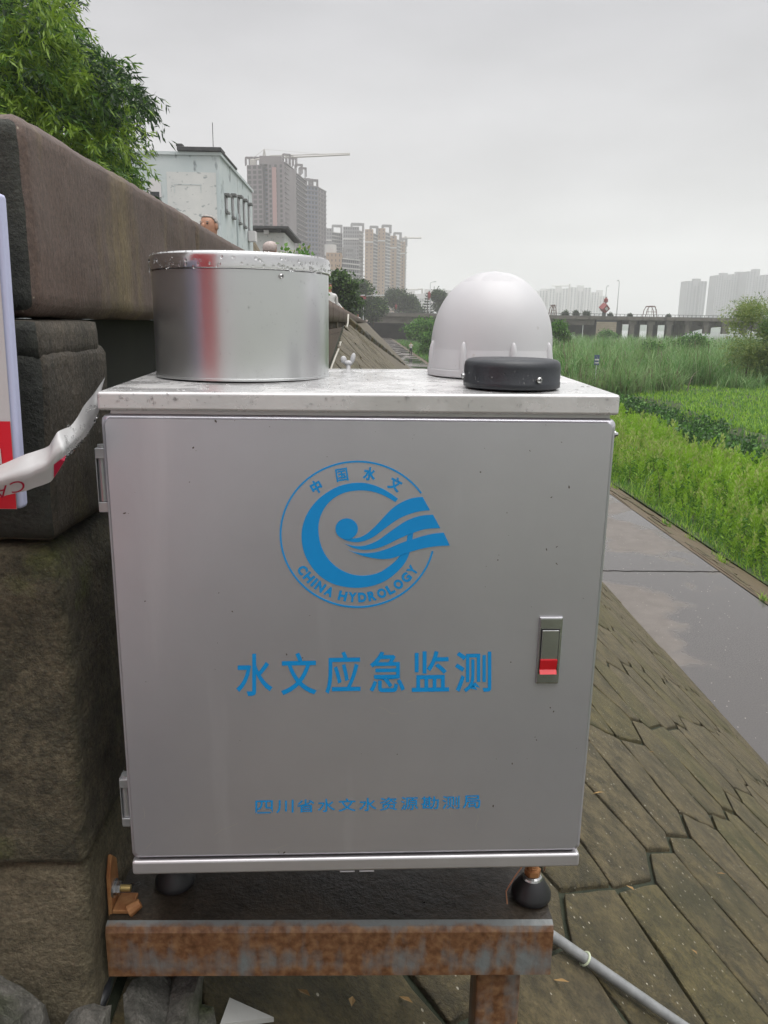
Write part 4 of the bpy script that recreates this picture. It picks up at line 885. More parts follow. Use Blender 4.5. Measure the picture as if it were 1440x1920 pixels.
Fq = [(i * 7 + j, i * 7 + j + 1, (i + 1) * 7 + j + 1, (i + 1) * 7 + j) for i in range(nn - 1) for j in range(6)]
q.add(V, Fq); tapeo = q.build('film', white_tape, tp, smooth=True, world=True)
def tape_pt(px, py, off=0.0006):                  # point of the tape's lower flap under a pixel
    best = None
    for i in range(nn - 1):
        for a, b_, c in ((rows[1][i], rows[1][i + 1], rows[2][i]), (rows[1][i + 1], rows[2][i + 1], rows[2][i])):
            nrm = (b_ - a).cross(c - a); d = ray(px, py); den = nrm.dot(d)
            if abs(den) < 1e-12: continue
            p = d * (nrm.dot(a) / den); g = (p - (a + b_ + c) / 3).length
            if best is None or g < best[0]: best = (g, p)
    return best[1] * (1 - off / best[1].length)
rp = [(101, 871), (113, 862), (124, 853), (121, 864), (112, 880), (101, 896)]
q = MB(); q.add([tape_pt(*p) for p in rp], [(0, 1, 2, 3, 4, 5)]); q.build('red_block', crimson_print, tp, world=True)
for ch, cxp, cyp, w, h in (('C', 33, 912.5, 27, 21), ('A', 2, 923, 27, 21)):
    V, F_ = glyph(ch, -0.004); x0 = min(v[0] for v in V); x1 = max(v[0] for v in V); y0 = min(v[1] for v in V); y1 = max(v[1] for v in V); P = []
    for v in V:
        a = -((v[0] - x0) / (x1 - x0) - 0.5) * w; c = ((v[1] - y0) / (y1 - y0) - 0.5) * h; t = math.radians(-14)
        P.append(tape_pt(cxp + a * math.cos(t) - c * math.sin(t), cyp + a * math.sin(t) + c * math.cos(t)))
    q = MB(); q.add(P, F_); q.build('lettering', crimson_print, tp, world=True)
pts = []
for k in range(60):
    i = int(rng.uniform(26, nn - 3)); t = rng.random()
    p = rows[2][i] if k % 2 else rows[1][i].lerp(rows[2][i], t) if k % 4 else rows[0][i].lerp(rows[1][i], t)
    pts.append((p * 0.9985 - Vector(tp.location), (0.2, -1, 0), rng.uniform(0.0008, 0.002), 0.7))
drops_on(tp, pts)

# conduit, cable, litter
cd = thing('conduit_pipe', 'grey steel conduit pipe running down the slope from the stand', 'pipe', slope_hit(1040, 1785))
pA, pB = slope_hit(985, 1752), slope_hit(1330, 1975)
pts = [pA + Vector((0, 0, 0.05)), pA.lerp(pB, 0.5) + Vector((0, 0, 0.04)), pB + Vector((0, 0, 0.045))]
pts = [slope_hit(960, 1738) + Vector((0, 0, 0.045)), slope_hit(1040, 1788) + Vector((0, 0, 0.04)), slope_hit(1090, 1820) + Vector((0, 0, 0.037)), slope_hit(1245, 1925) + Vector((0, 0, 0.035)), slope_hit(1345, 1992) + Vector((0, 0, 0.035))]
q = MB(); q.tube([pts[0]] + [pts[i].lerp(pts[i + 1], t) for i in range(4) for t in (0.33, 0.66, 1.0)], 0.0125, 14); q.build('pipe', conduit_m, cd, smooth=True, world=True)
c = pts[2].lerp(pts[3], 0.03); ax = (pts[3] - pts[2]).normalized(); e1 = ax.cross(Vector((0, 0, 1))).normalized(); e2 = e1.cross(ax)
q = MB(); q.tube([c + (e1 * math.cos(t) + e2 * math.sin(t)) * 0.0145 for t in np.linspace(0, 2 * PI, 17)], 0.0026, 6); q.tube([c - e1 * 0.012 + e2 * 0.006, c - e1 * 0.016 - e2 * 0.012 - Vector((0, 0.012, 0)), c - e1 * 0.004 - e2 * 0.03 - Vector((0, 0.02, 0)), c - e1 * 0.018 - e2 * 0.036 - Vector((0, 0.02, 0))], 0.0028, 6)
q.build('cable_tie', tie_m, cd, world=True)
cb = MB(); ps = [(208, 1790, .86), (205, 1830, .83), (198, 1858, .80), (185, 1888, .785), (160, 1915, .775), (120, 1945, .77)]
cb.tube([onY(*p) for p in ps], 0.0075, 10); tag(cb.build('black_cable', cable_m, smooth=True), 'thick black cable curving down beside the yellowish pier base', 'cable')
p0, p1, p2 = slope_hit(432, 1904), slope_hit(514, 1940), slope_hit(414, 1955)
q = MB(); up_ = Vector((0, 0, 0.03)); q.add([p + up_ for p in (p0, p1, p2)] + [p + up_ - Vector((0, 0, 0.008)) for p in (p0, p1, p2)], [(0, 1, 2), (5, 4, 3), (0, 3, 4, 1), (1, 4, 5, 2), (2, 5, 3, 0)])
tag(q.build('white_tile_shard', ceramic), 'white pointed tile shard on the mossy slope below the beam', 'tile')
pp = [onY(*p, y) for p, y in (((291, 1838), .97), ((303, 1826), 1.0), ((300, 1850), .96), ((283, 1893), .95), ((271, 1882), .955), ((274, 1850), .98))]
q = MB(); q.add(pp + [p - Vector((0, 0, 0.003)) for p in pp], [(0, 1, 2), (0, 2, 3), (0, 3, 4), (0, 4, 5), (6, 8, 7), (6, 9, 8), (6, 10, 9), (6, 11, 10), (0, 6, 7, 1), (1, 7, 8, 2), (2, 8, 9, 3), (3, 9, 10, 4), (4, 10, 11, 5), (5, 11, 6, 0)])
tag(q.build('torn_white_paper', ceramic), 'torn scrap of white paper wedged between rubble stones', 'paper')
leaf_m = mat('dry_leaf', (0.22, 0.13, 0.05), (0.3, 0.19, 0.07), rough=0.7, scale=20)
q = MB()
for px, py in ((655, 1855), (660, 1905), (920, 1700), (1050, 1860), (640, 1840), (570, 1890), (760, 1900), (1120, 1500), (1180, 1680), (1300, 1800), (1220, 1420), (1350, 1650)):
    p = slope_hit(px, py) + Vector((0, 0, 0.028)); a = rng.uniform(0, PI); s = rng.uniform(0.012, 0.022); d = Vector((math.cos(a), math.sin(a), -0.4)); t = Vector((-d.y, d.x, 0.1))
    q.add([p - d * s, p + t * s * 0.35 + Vector((0, 0, .004)), p + d * s, p - t * s * 0.35 + Vector((0, 0, .002))], [(0, 1, 2), (0, 2, 3)])
tag(q.build('fallen_leaves', leaf_m), kind='stuff')
# pale hose hanging along the foot of the far wall
q = MB(); hp = [(653, 590), (652, 606), (648, 622), (645, 628), (649, 634), (646, 640), (638, 642), (636, 652), (629, 668), (623, 684), (618, 698)]
q.tube([onX(px, py, XWALL + 0.035) for px, py in hp], [0.014, 0.014, 0.013, 0.012, 0.012, 0.012, 0.011, 0.010, 0.010, 0.009, 0.009], 6)
tag(q.build('pale_hose', mat('pale_hose', (0.42, 0.40, 0.35), rough=0.6), smooth=True), 'thin pale hose wriggling down along the foot of the balustrade wall', 'hose')
# red banner on the promenade behind the camera: seen as the red stripe in the gauge
bn = thing('red_banner', 'red cloth banner on two poles, seen as the red reflection in the gauge', 'banner', (-1.05, -0.23, -0.82), math.radians(-40))
q = MB(); q.add([(x, 0.015 * math.sin(x * 9), z) for x in np.linspace(-0.43, 0.43, 14) for z in (0.15, 1.75)], [(2 * i, 2 * i + 2, 2 * i + 3, 2 * i + 1) for i in range(13)]); q.build('cloth', banner_m, bn, smooth=True)
for x in (-0.44, 0.44): q = MB(); q.tube([(x, 0, 0), (x, 0, 1.8)], 0.012, 8); q.build('pole', steel, bn)

# ------------------------------------------------------------------ vegetation
def quads_from(centres, dirs, sides, L, Wd):
    """leaf diamonds: centres (n,3) base, dirs, sides unit (n,3)"""
    n = len(centres); L = L[:, None]; Wd = Wd[:, None]
    a = centres; b_ = centres + dirs * L * 0.45 + sides * Wd; c = centres + dirs * L; d = centres + dirs * L * 0.45 - sides * Wd
    V = np.stack([a, b_, c, d], 1).reshape(-1, 3); Fq = np.arange(4 * n).reshape(-1, 4); return V, Fq
def unit(v): return v / np.maximum(1e-9, np.linalg.norm(v, axis=1))[:, None]
def leaf_cloud(name, mats, blobs, n_per, L, W_, parent, droop=0.3, wt=(0.35, 0.45, 0.2), shell=0.55, clump=6, flat_=1.0):
    """crown: leaf clumps spread through ellipsoids; clumps of one tone give light and dark patches"""
    C_, D_, T_ = [], [], []
    for (c, r) in blobs:
        c = np.array(c); r = np.array(r); n = n_per
        d = unit(rng.normal(size=(n, 3))); rad = (shell + (1 - shell) * rng.random(n)) ** 0.7; k = c + d * r * rad[:, None] * (1 + 0.18 * rng.normal(size=(n, 1)))
        tone = rng.choice(3, n, p=wt)
        for q in range(clump):
            off = rng.normal(size=(n, 3)) * L * 0.8
            C_.append(k + off); dd = d + rng.normal(size=(n, 3)) * 0.8; dd[:, 2] -= droop; D_.append(unit(dd)); T_.append(np.where(rng.random(n) < 0.8, tone, rng.choice(3, n)))
    C_ = np.concatenate(C_); D_ = np.concatenate(D_); T_ = np.concatenate(T_); S_ = unit(np.cross(D_, rng.normal(size=D_.shape)))
    V, Fq = quads_from(C_, D_, S_, L * rng.uniform(0.7, 1.3, len(C_)), W_ * rng.uniform(0.7, 1.3, len(C_)))
    loc = np.array(rootmat(parent).translation) if parent is not None else 0
    return npmesh(name, V - loc, Fq, mats, T_, parent)
def tree(name, label, cat, base, h, crown_r, leaves, tones, group=None, L=0.16, W_=0.05, trunk_r=0.12, lean=(0, 0), crown_h=0.65, nb=7, per=160, wt=(0.35, 0.45, 0.2), shell=0.4):
    base = Vector(base); t = thing(name, label, cat, base, 0, group)
    q = MB(); top = Vector((lean[0], lean[1], h * 0.8)); q.tube([(0, 0, -0.1), top * 0.3 + Vector((0.03, 0, 0)), top * 0.65, top], [trunk_r, trunk_r * 0.8, trunk_r * 0.5, trunk_r * 0.15], 8); q.build('trunk', bark, t)
    blobs = []
    for k in range(nb):
        a = 2 * PI * k / nb + rng.random(); f = rng.uniform(0.25, 0.62); zz = h * (1 - crown_h) + h * crown_h * rng.uniform(0.12, 0.85)
        rr = crown_r * rng.uniform(0.38, 0.6); sq = 1 - 0.6 * max(0, (zz / h - 0.6)) / 0.4
        c = base + Vector((lean[0] * zz / h + math.cos(a) * crown_r * f * sq, lean[1] * zz / h + math.sin(a) * crown_r * f * sq, zz)); blobs.append((tuple(c), (rr, rr, rr * 0.75)))
        b_ = MB(); b_.tube([top * (zz / h * 0.8), top * (zz / h) + Vector((math.cos(a) * crown_r * f * sq, math.sin(a) * crown_r * f * sq, 0)) * 0.9], [trunk_r * 0.35, trunk_r * 0.1], 6); b_.build('limb', bark, t)
    blobs.append((tuple(base + Vector((lean[0], lean[1], h * 0.82))), (crown_r * 0.45,) * 2 + (h * 0.15,)))
    leaf_cloud('crown', leaves, blobs, per, L, W_, t, wt=wt, shell=shell); return t

# bamboo clump above the wall at the upper left
bc = thing('bamboo_clump', 'dense drooping bamboo clump rising behind the balustrade at upper left', 'bamboo', (-7.2, 11.5, -0.82))
bl = Vector(bc.location)
cloud_c, cloud_d, tone_c, size_c = [], [], [], []
def spray(p, d, n, size, tone, k=1.0):
    """a drooping twig carrying narrow leaves in fans"""
    P0_ = Vector(p); d = Vector(d)
    for j in range(n):
        f = (j + rng.random()) / n; q = P0_ + d * size * f + Vector((0, 0, -0.45 * size * f * f)) + Vector(rng.normal(size=3) * size * 0.05)
        dd = d * 0.8 + Vector(rng.normal(size=3) * 0.55) + Vector((0, 0, -0.45 - 0.5 * f)); cloud_c.append(q); cloud_d.append(dd); tone_c.append(tone if rng.random() < 0.8 else int(rng.integers(0, 3))); size_c.append(k)
for k in range(30):
    a = rng.uniform(0, 2 * PI); r0 = rng.random() ** 0.5 * 0.9; b0 = Vector((math.cos(a) * r0, math.sin(a) * r0, 0))
    tgt = onY(rng.uniform(-120, 225), 0, 11.5); tgt.z = rng.uniform(1.8, 5.2); tgt.x = min(tgt.x, -3.9 - 0.25 * max(0, tgt.z - 1.8)); e_ = tgt - bl - b0; e_.y = rng.normal() * 0.8
    P = [b0 + Vector((e_.x * t ** 1.9, e_.y * t ** 1.9, e_.z * (1.35 * t - 0.35 * t ** 2.6))) for t in np.linspace(0, 1, 9)]
    q = MB(); q.tube(P, [0.032 * (1 - 0.85 * t) for t in np.linspace(0, 1, 9)], 6); q.build('culm', culm_m, bc)
def edge_x(py): return np.interp(py, [-80, 0, 60, 100, 140, 190, 215, 240, 300, 345], [120, 138, 150, 190, 228, 288, 292, 262, 258, 282])
def patch(px, py): return mnoise.noise(Vector((px * 0.016, py * 0.021, 2.2))) + 0.5 * mnoise.noise(Vector((px * 0.045, py * 0.05, 7)))
for k in range(4200):
    py = rng.uniform(-70, 352); px = rng.uniform(-70, 300); lim = edge_x(py)
    if px > lim: continue
    y = rng.uniform(9.4, 13.2); ed = (lim - px) / 60; m = patch(px, py)
    thin = 1.0 if py > 130 else 0.45 + 0.55 * (py + 70) / 200
    if ed < 1 and rng.random() > 0.20 + 0.55 * ed + 0.45 * m: continue
    if rng.random() > thin: continue
    if y > 11.6 : tone = 0  # back sprays dark, patches light: shaded inside and lit clumps put into leaf colour
    elif m > -0.05: tone = 2 if rng.random() < 0.75 else 1
    elif m > -0.3: tone = 1 if rng.random() < 0.8 else 2
    else: tone = 0 if rng.random() < 0.7 else 1
    if px > 170 and py < 240: tone = 0 if rng.random() < 0.8 else 1
    d = Vector((rng.normal() * 0.6 + 0.55, rng.normal() * 0.5 - 0.35, rng.normal() * 0.35 + 0.1)).normalized()
    p = onY(px - 22 * d.x, py - 8, y); spray(p, d, 22, rng.uniform(0.25, 0.5), tone)
cc, dd = np.array([tuple(x) for x in cloud_c]), unit(np.array([tuple(x) for x in cloud_d])); nl = len(cc)
V, Fq = quads_from(cc - np.array(bl), dd, unit(np.cross(dd, rng.normal(size=dd.shape))), rng.uniform(0.08, 0.15, nl), rng.uniform(0.009, 0.014, nl))
npmesh('foliage', V, Fq, bam, np.array(tone_c), bc)

# weeds on the flood plain: tall feathery plants in a mass
def weed_proto(hh, seed):
    r = np.random.default_rng(seed); C_, D_, L_, W2, T_ = [], [], [], [], []
    n = 88
    for k in range(n):
        f = (k + r.random()) / n; z = hh * (0.04 + 0.96 * f); a = r.uniform(0, 2 * PI)
        if f > 0.64:                                  # plume branchlets
            g = (f - 0.64) / 0.36; w = math.sin(PI * min(1, 0.25 + g * 0.75)) * 0.10 * hh
            C_.append([w * 0.5 * math.cos(a), w * 0.5 * math.sin(a), z]); d = np.array([math.cos(a) * 0.5, math.sin(a) * 0.5, 0.85])
            L_.append(hh * r.uniform(0.07, 0.13)); W2.append(0.014 + 0.012 * r.random()); T_.append(2 if r.random() < 0.62 else 1)
        else:
            C_.append([0.03 * r.normal(), 0.03 * r.normal(), z]); d = np.array([math.cos(a), math.sin(a), r.uniform(0.25, 1.1)]); L_.append(r.uniform(0.10, 0.19)); W2.append(0.011 + 0.009 * r.random()); T_.append(1 if r.random() < 0.68 else 0)
        D_.append(d)
    D_ = unit(np.array(D_)); C_ = np.array(C_); S_ = unit(np.cross(D_, r.normal(size=D_.shape)))
    V, Fq = quads_from(C_, D_, S_, np.array(L_), np.array(W2))
    sv = np.array([[-0.006, 0, 0], [0.006, 0, 0], [0.004, 0, hh], [-0.004, 0, hh]]); V = np.concatenate([V, sv]); Fq = np.concatenate([Fq, [[len(V) - 4, len(V) - 3, len(V) - 2, len(V) - 1]]])
    return V, Fq, np.array(T_ + [1])
def scatter(name, protos, pts, mats, kind='stuff', tone_shift=None):
    Vs, Fs, Ts, base = [], [], [], 0
    for i, (x, y, z, s, a) in enumerate(pts):
        V, Fq, T_ = protos[i % len(protos)]; c, sn = math.cos(a), math.sin(a); lx, ly = rng.normal(size=2) * 0.10
        R_ = np.array([[c, -sn, 0], [sn, c, 0], [0, 0, 1]]); P = V @ R_.T * s; P[:, 0] += P[:, 2] * lx + x; P[:, 1] += P[:, 2] * ly + y; P[:, 2] += z
        Vs.append(P); Fs.append(Fq + base); base += len(V)
        m = mnoise.noise(Vector((x * 0.45, y * 0.45, 21)))
        Ts.append(T_ if rng.random() < 0.62 + 0.9 * m else np.minimum(T_, 1))
    o = npmesh(name, np.concatenate(Vs), np.concatenate(Fs), mats, np.concatenate(Ts)); o['kind'] = kind; return o
protos = [weed_proto(h, 50 + i) for i, h in enumerate((0.85, 0.95, 1.05, 0.75, 1.1, 0.9))]
pts = []
while len(pts) < 4600:
    y = 7 + 63 * rng.random() ** 1.8; x = rng.uniform(6.85, 11.2 + 0.5 * math.sin(y * 0.7))
    if x < 6.85 + 0.15 * math.sin(y * 1.3) or x < 0.1 * y - 1: continue
    near = x - 6.8; s = min(1.0, 0.50 + 0.45 * near) * rng.uniform(0.7, 1.2) * (1 + 0.3 * mnoise.noise(Vector((x * 0.5, y * 0.5, 8)))) * (1 if x < 9.6 else 0.85)
    if near < 0.5 and rng.random() < 0.4: continue
    pts.append((x, y, tz(x, y), s, rng.uniform(0, 6.28)))
scatter('weeds', protos, pts, weed)
def blades(name, roots, H, lean, width, mats, tones, nseg=4, parent=None, kind=None, curve=1.0):
    n = len(roots); a = rng.uniform(0, 2 * PI, n); dirx = np.stack([np.cos(a), np.sin(a), np.zeros(n)], 1); side = np.stack([-np.sin(a + rng.normal(size=n) * 0.5), np.cos(a), np.zeros(n)], 1)
    Vs = []
    for k in range(nseg + 1):
        t = k / nseg; out_ = dirx * (lean * H * 0.8 * t ** 1.8 * curve)[:, None]; zz = H * (t - 0.46 * lean * t ** 2.6); w = width * (1 - t ** 1.6) + 0.0008
        c = roots + out_ + np.stack([np.zeros(n), np.zeros(n), zz], 1); Vs += [c - side * w[:, None], c + side * w[:, None]]
    V = np.stack(Vs, 1).reshape(-1, 3); m = 2 * (nseg + 1)
    Fq = np.concatenate([np.stack([np.arange(n) * m + 2 * k, np.arange(n) * m + 2 * k + 1, np.arange(n) * m + 2 * k + 3, np.arange(n) * m + 2 * k + 2], 1) for k in range(nseg)])
    o = npmesh(name, V, Fq, mats, np.tile(tones, nseg), parent)
    if kind: o['kind'] = kind
    return o
# short grass: strip edge, shelf beyond the little earth bank, far verge
def grass(name, n, fn, h, w, mats, wt):
    R_ = np.array([fn() for _ in range(n)]); return blades(name, R_, rng.uniform(0.6, 1.2, n) * h, rng.uniform(0.2, 0.9, n), np.full(n, w), mats, rng.choice(3, n, p=wt), 2, None, 'stuff')
def edge_pt():
    y = rng.uniform(6, 36); x = 6.72 + abs(rng.normal()) * 0.28; return (x, y, max(tz(x, y), ZW - 0.3 - (x - 6.7) * 0.5) if x < 7.05 else tz(x, y))
grass('edge_grass', 5200, edge_pt, 0.26, 0.008, weed, (0.45, 0.45, 0.1))
def shelf_pt():
    y = rng.uniform(24, 52); x = rng.uniform(max(13.6, 0.24 * y), 0.62 * y + 2); return (x, y, tz(x, y))
grass('shelf_grass', 24000, shelf_pt, 0.22, 0.02, [weed[0], weed[1], MATS['bush_leaf_light']], (0.3, 0.5, 0.2))
def under_pt():
    y = rng.uniform(7, 60); x = rng.uniform(6.9, 13.2); return (x, y, tz(x, y))
grass('undergrowth', 14000, under_pt, 0.45, 0.012, weed, (0.65, 0.33, 0.02))
def verge_pt():
    y = 40 + 150 * rng.random() ** 1.4; x = rng.uniform(6.6, 0.2 * y + 3); return (x, y, tz(x, y))
grass('verge_grass', 14000, verge_pt, 0.9, 0.05, bush_l, (0.2, 0.45, 0.35))
def stem_pt():
    y = 7 + 40 * rng.random() ** 1.5; x = rng.uniform(7.0, 12.5); return (x, y, tz(x, y))
n = 700; blades('dead_stems', np.array([stem_pt() for _ in range(n)]), rng.uniform(0.5, 1.25, n), rng.uniform(0.05, 0.5, n), np.full(n, 0.008), reed, rng.choice(3, n, p=(0.15, 0.35, 0.5)), 3, None, 'stuff')
def tuft_pt():
    k = int(rng.integers(0, 26)); c = np.random.default_rng(k); y = c.uniform(7, 30); x = 5.9 + 0.9 * c.random() ** 0.6
    x += rng.normal() * 0.05; y += rng.normal() * 0.06; i_ = (x - 5.9) / 0.75; return (x, y, ZW - 0.03 - 0.26 * i_ * i_ - 0.05 * i_)
grass('strip_tufts', 900, tuft_pt, 0.16, 0.007, weed, (0.4, 0.4, 0.2))
# creeper on the little earth bank
cr = [((12.7 + 0.8 * math.sin(y * 0.21) + rng.normal() * 0.5, y, -3.95), (0.6, 0.8, 0.35)) for y in np.arange(22, 60, 0.9) if rng.random() < 0.75]
o = leaf_cloud('creepers', bush_l, cr, 90, 0.13, 0.06, None, wt=(0.6, 0.32, 0.08)); o['kind'] = 'stuff'

# reed clumps
def reed_clump(px, py, yd, h, n, label, wt=(0.45, 0.42, 0.13), spread=0.9, group='tall reed clumps on the flood plain'):
    base = onY(px, py, yd); base.z = tz(base.x, base.y) - 0.05; h *= 0.9
    t = thing('reed_clump', label, 'reeds', base, 0, group)
    R_ = np.stack([rng.normal(size=n) * spread * 0.45, rng.normal(size=n) * spread * 0.45, np.zeros(n)], 1)
    blades('blades', R_, h * rng.uniform(0.45, 1.08, n), rng.uniform(0.25, 1.35, n), rng.uniform(0.012, 0.024, n), reed, rng.choice(3, n, p=wt), 5, t)
    m = n // 14; R2 = np.stack([rng.normal(size=m) * spread * 0.3, rng.normal(size=m) * spread * 0.3, np.zeros(m)], 1)
    blades('stems', R2, h * rng.uniform(0.9, 1.15, m), rng.uniform(0.02, 0.18, m), np.full(m, 0.012), reed, rng.choice(3, m, p=(0.2, 0.5, 0.3)), 4, t)
    return t
specs = [(1085, 742, 44, 3.3, 520, 'brownish reed clump just right of the black puck antenna', (0.3, 0.4, 0.3)),
         (1165, 745, 43, 3.4, 700, 'broad pale reed clump arching over the cabinet corner', (0.3, 0.58, 0.12)),
         (1235, 742, 45, 2.7, 520, 'low reed clump right of the broad pale clump with straw blades', (0.36, 0.44, 0.2)),
         (1300, 735, 50, 3.4, 560, 'dark green upright reed clump left of the feathery young tree', (0.7, 0.25, 0.05)),
         (1120, 715, 56, 3.5, 520, 'reed clump standing behind the small blue sign', (0.4, 0.45, 0.15)),
         (1205, 710, 58, 3.6, 560, 'reed clump standing behind the broad pale clump', (0.5, 0.4, 0.1)),
         (1262, 708, 60, 3.6, 520, 'reed clump below the bridge columns, left of the dark upright clump', (0.5, 0.4, 0.1)),
         (1345, 716, 58, 3.3, 520, 'reed clump partly behind the feathery young tree', (0.55, 0.35, 0.1)),
         (1430, 730, 52, 3.0, 520, 'reed clump cut by the right picture edge', (0.6, 0.35, 0.05)),
         (1120, 742, 44.5, 2.1, 420, 'short reed clump in front of the small blue sign', (0.4, 0.45, 0.15)),
         (1060, 700, 64, 3.5, 480, 'reed clump right beside the white dome', (0.45, 0.4, 0.15)),
         (1385, 748, 47, 1.8, 420, 'short reed clump at the foot of the feathery young tree', (0.6, 0.35, 0.05))]
for px, py, yd, h, n, lab, wt in specs: reed_clump(px, py, yd, h, n, lab, wt, spread=1.5)
n = 19000; yy_ = 52 + 138 * rng.random(n) ** 1.3; xx_ = yy_ * rng.uniform(0.20, 0.62, n); zz_ = np.full(n, -3.7)
cl = np.array([mnoise.noise(Vector((x * 0.45, y * 0.3, 9))) for x, y in zip(xx_, yy_)]); keep = (xx_ > 13) & (cl > -0.25)
R_ = np.stack([xx_, yy_, zz_], 1)[keep]; n = len(R_); patch = np.array([mnoise.noise(Vector((r[0] * 0.12, r[1] * 0.12, 1))) for r in R_])
blades('reed_bed', R_, (2.9 + 1.0 * patch) * rng.uniform(0.6, 1.1, n), rng.uniform(0.25, 1.2, n), rng.uniform(0.03, 0.06, n), reed, np.where(rng.random(n) < 0.55 - 0.5 * patch, 0, rng.choice(3, n, p=(0.2, 0.65, 0.15))), 4, None, 'stuff')
# shrubs and small trees among the reeds
def at(px, py, yd): p = onY(px, py, yd); return (p.x, p.y, tz(p.x, p.y) if p.x > 6.7 else -0.82)
tree('young_tree', 'feathery yellow-green young tree at the right picture edge before the bridge', 'tree', at(1394, 742, 50), 5.7, 2.3, willow, None, L=0.20, W_=0.022, trunk_r=0.05, crown_h=0.88, nb=16, per=100, wt=(0.4, 0.5, 0.1), shell=0.05)
tree('young_tree', 'deeper green young tree cut by the right picture edge', 'tree', at(1440, 742, 49), 4.4, 1.3, [willow[2], willow[0], bush_l[1]], None, L=0.2, W_=0.035, trunk_r=0.05, crown_h=0.85, nb=9, per=110, wt=(0.4, 0.4, 0.2), shell=0.1)
for px, top, yd, r, lab in ((1225, 648, 75, 1.5, 'bright rounded shrub among the reeds below the bridge columns'), (1290, 632, 95, 3.2, 'dark spreading shrub among the reeds below the bridge arch'), (1046, 602, 90, 1.3, 'leafy shrub right of the white dome under the bridge span'),
                              (1137, 626, 170, 2.2, 'low shrub at the foot of the stone bridge pier'), (762, 614, 118, 2.9, 'large rounded bush left of the walking man, by the path under the bridge'), (742, 622, 140, 2.2, 'smaller bush at the far end of the path, before the dark bridge span'), (806, 630, 105, 1.6, 'bright green bush right of the walking man'), (784, 607, 180, 3.0, 'dark bush under the bridge beside the white dome')):
    bs = at(px, 660, yd); bs = (max(bs[0], 6.9 + r * 0.7), yd, bs[2]); h = onY(px, top, yd).z - bs[2]
    tree('shrub', lab, 'shrub', bs, h, r, bush_l, None, L=0.22 if yd < 100 else 0.32, W_=0.08 if yd < 100 else 0.11, trunk_r=0.07, crown_h=0.95, nb=8, per=130, wt=(0.35, 0.42, 0.23), shell=0.35, group='shrubs on the flood plain')
# small blue notice in the reeds
sn = at(1118, 690, 47.0); sp_ = thing('notice_sign', 'small blue and white notice board standing in the reeds', 'sign', sn)
zc = onY(1118, 675, 47.0).z - sn[2]
q = MB(); q.tube([(0, 0.05, 0), (0, 0.05, zc)], 0.03, 6); q.build('post', lamp_m, sp_)
q = MB(); q.box(-0.15, 0.15, 0, 0.04, zc - 0.3, zc + 0.3); q.build('panel', mat('blue_notice', (0.06, 0.085, 0.18), rough=0.5), sp_)
q = MB(); q.box(-0.12, 0.12, -0.006, -0.001, zc - 0.02, zc + 0.06); q.box(-0.12, 0.12, -0.006, -0.001, zc - 0.2, zc - 0.13); q.build('white_band', white_panel, sp_)

# promenade trees, far left of the bridge
for px, py, yd, h, r, lab, tn in ((632, 600, 60, 4.6, 1.7, 'dense dark tree behind the woman in white at the balustrade', (0.4, 0.4, 0.2)), (673, 600, 185, 10.5, 3.6, 'greyish green tree behind the two white lamp posts', (0.5, 0.45, 0.05)), (652, 600, 120, 6.2, 1.9, 'tree between the dark tree and the lamp posts', (0.5, 0.4, 0.1)),
                                  (700, 590, 185, 6.0, 4.0, 'low tree at the left end of the bridge', (0.6, 0.35, 0.05)), (741, 585, 260, 8.5, 4.5, 'dark tree behind the bridge below the ochre tower', (0.75, 0.25, 0.0)), (764, 585, 260, 6.5, 4.2, 'round dark tree behind the bridge, left of the pine', (0.75, 0.25, 0.0)), (776, 585, 265, 5.2, 3.2, 'small dark tree behind the bridge beside the pine', (0.75, 0.25, 0.0)), (824, 585, 250, 8.2, 3.6, 'dark tree behind the bridge touching the white dome', (0.8, 0.2, 0.0))):
    p = onY(px, py, yd); z0 = -0.82 if yd < 200 else 1.6
    tree('street_tree', lab, 'tree', (p.x, p.y, z0), h, r, tree_l, None, L=0.22 if yd < 90 else 0.5, W_=0.09 if yd < 90 else 0.2, trunk_r=0.14, crown_h=0.8 if yd < 90 else 0.66, nb=8, per=150 if yd < 90 else 100, wt=tn, group='trees along the embankment', shell=0.3)
for px, yd, lab in ((543, 14, 'light green shrub top just behind the gauge rim'), (570, 14.5, 'light green shrub top right of its neighbour behind the gauge rim')):
    p = onY(px, 470, yd); tree('planter_shrub', lab, 'shrub', (p.x, yd, -0.82), p.z + 0.82 + 0.05, 0.26, [bush_l[1], bush_l[2], willow[1]], None, L=0.09, W_=0.03, trunk_r=0.02, crown_h=0.5, nb=5, per=60, group='shrubs behind the balustrade')
# tiered pine behind the bridge
p = onY(801, 585, 240); pn = thing('tiered_pine', 'dark tiered pine rising behind the bridge left of the dome', 'tree', (p.x, 240, 1.6))
q = MB(); q.tube([(0, 0, 0), (0, 0, 7.6)], [0.22, 0.05], 6); q.build('trunk', bark, pn)
q = MB()
for k in range(8):
    z = 1.6 + k * 0.78; r = 2.0 * (1 - k / 9.5)
    for j in range(9):
        a = 2 * PI * j / 9 + k; q.add([(0, 0, z - 0.1), (math.cos(a - 0.16) * r * 0.8, math.sin(a - 0.16) * r * 0.8, z + 0.12), (math.cos(a) * r, math.sin(a) * r, z + 0.35), (math.cos(a + 0.16) * r * 0.8, math.sin(a + 0.16) * r * 0.8, z + 0.1)], [(0, 1, 2, 3)])
        q.add([(0, 0, z), (math.cos(a) * r * 0.7, math.sin(a) * r * 0.7, z - 0.16), (math.cos(a) * r, math.sin(a) * r, z + 0.35)], [(0, 1, 2)])
q.build('crown', tree_l[0], pn)

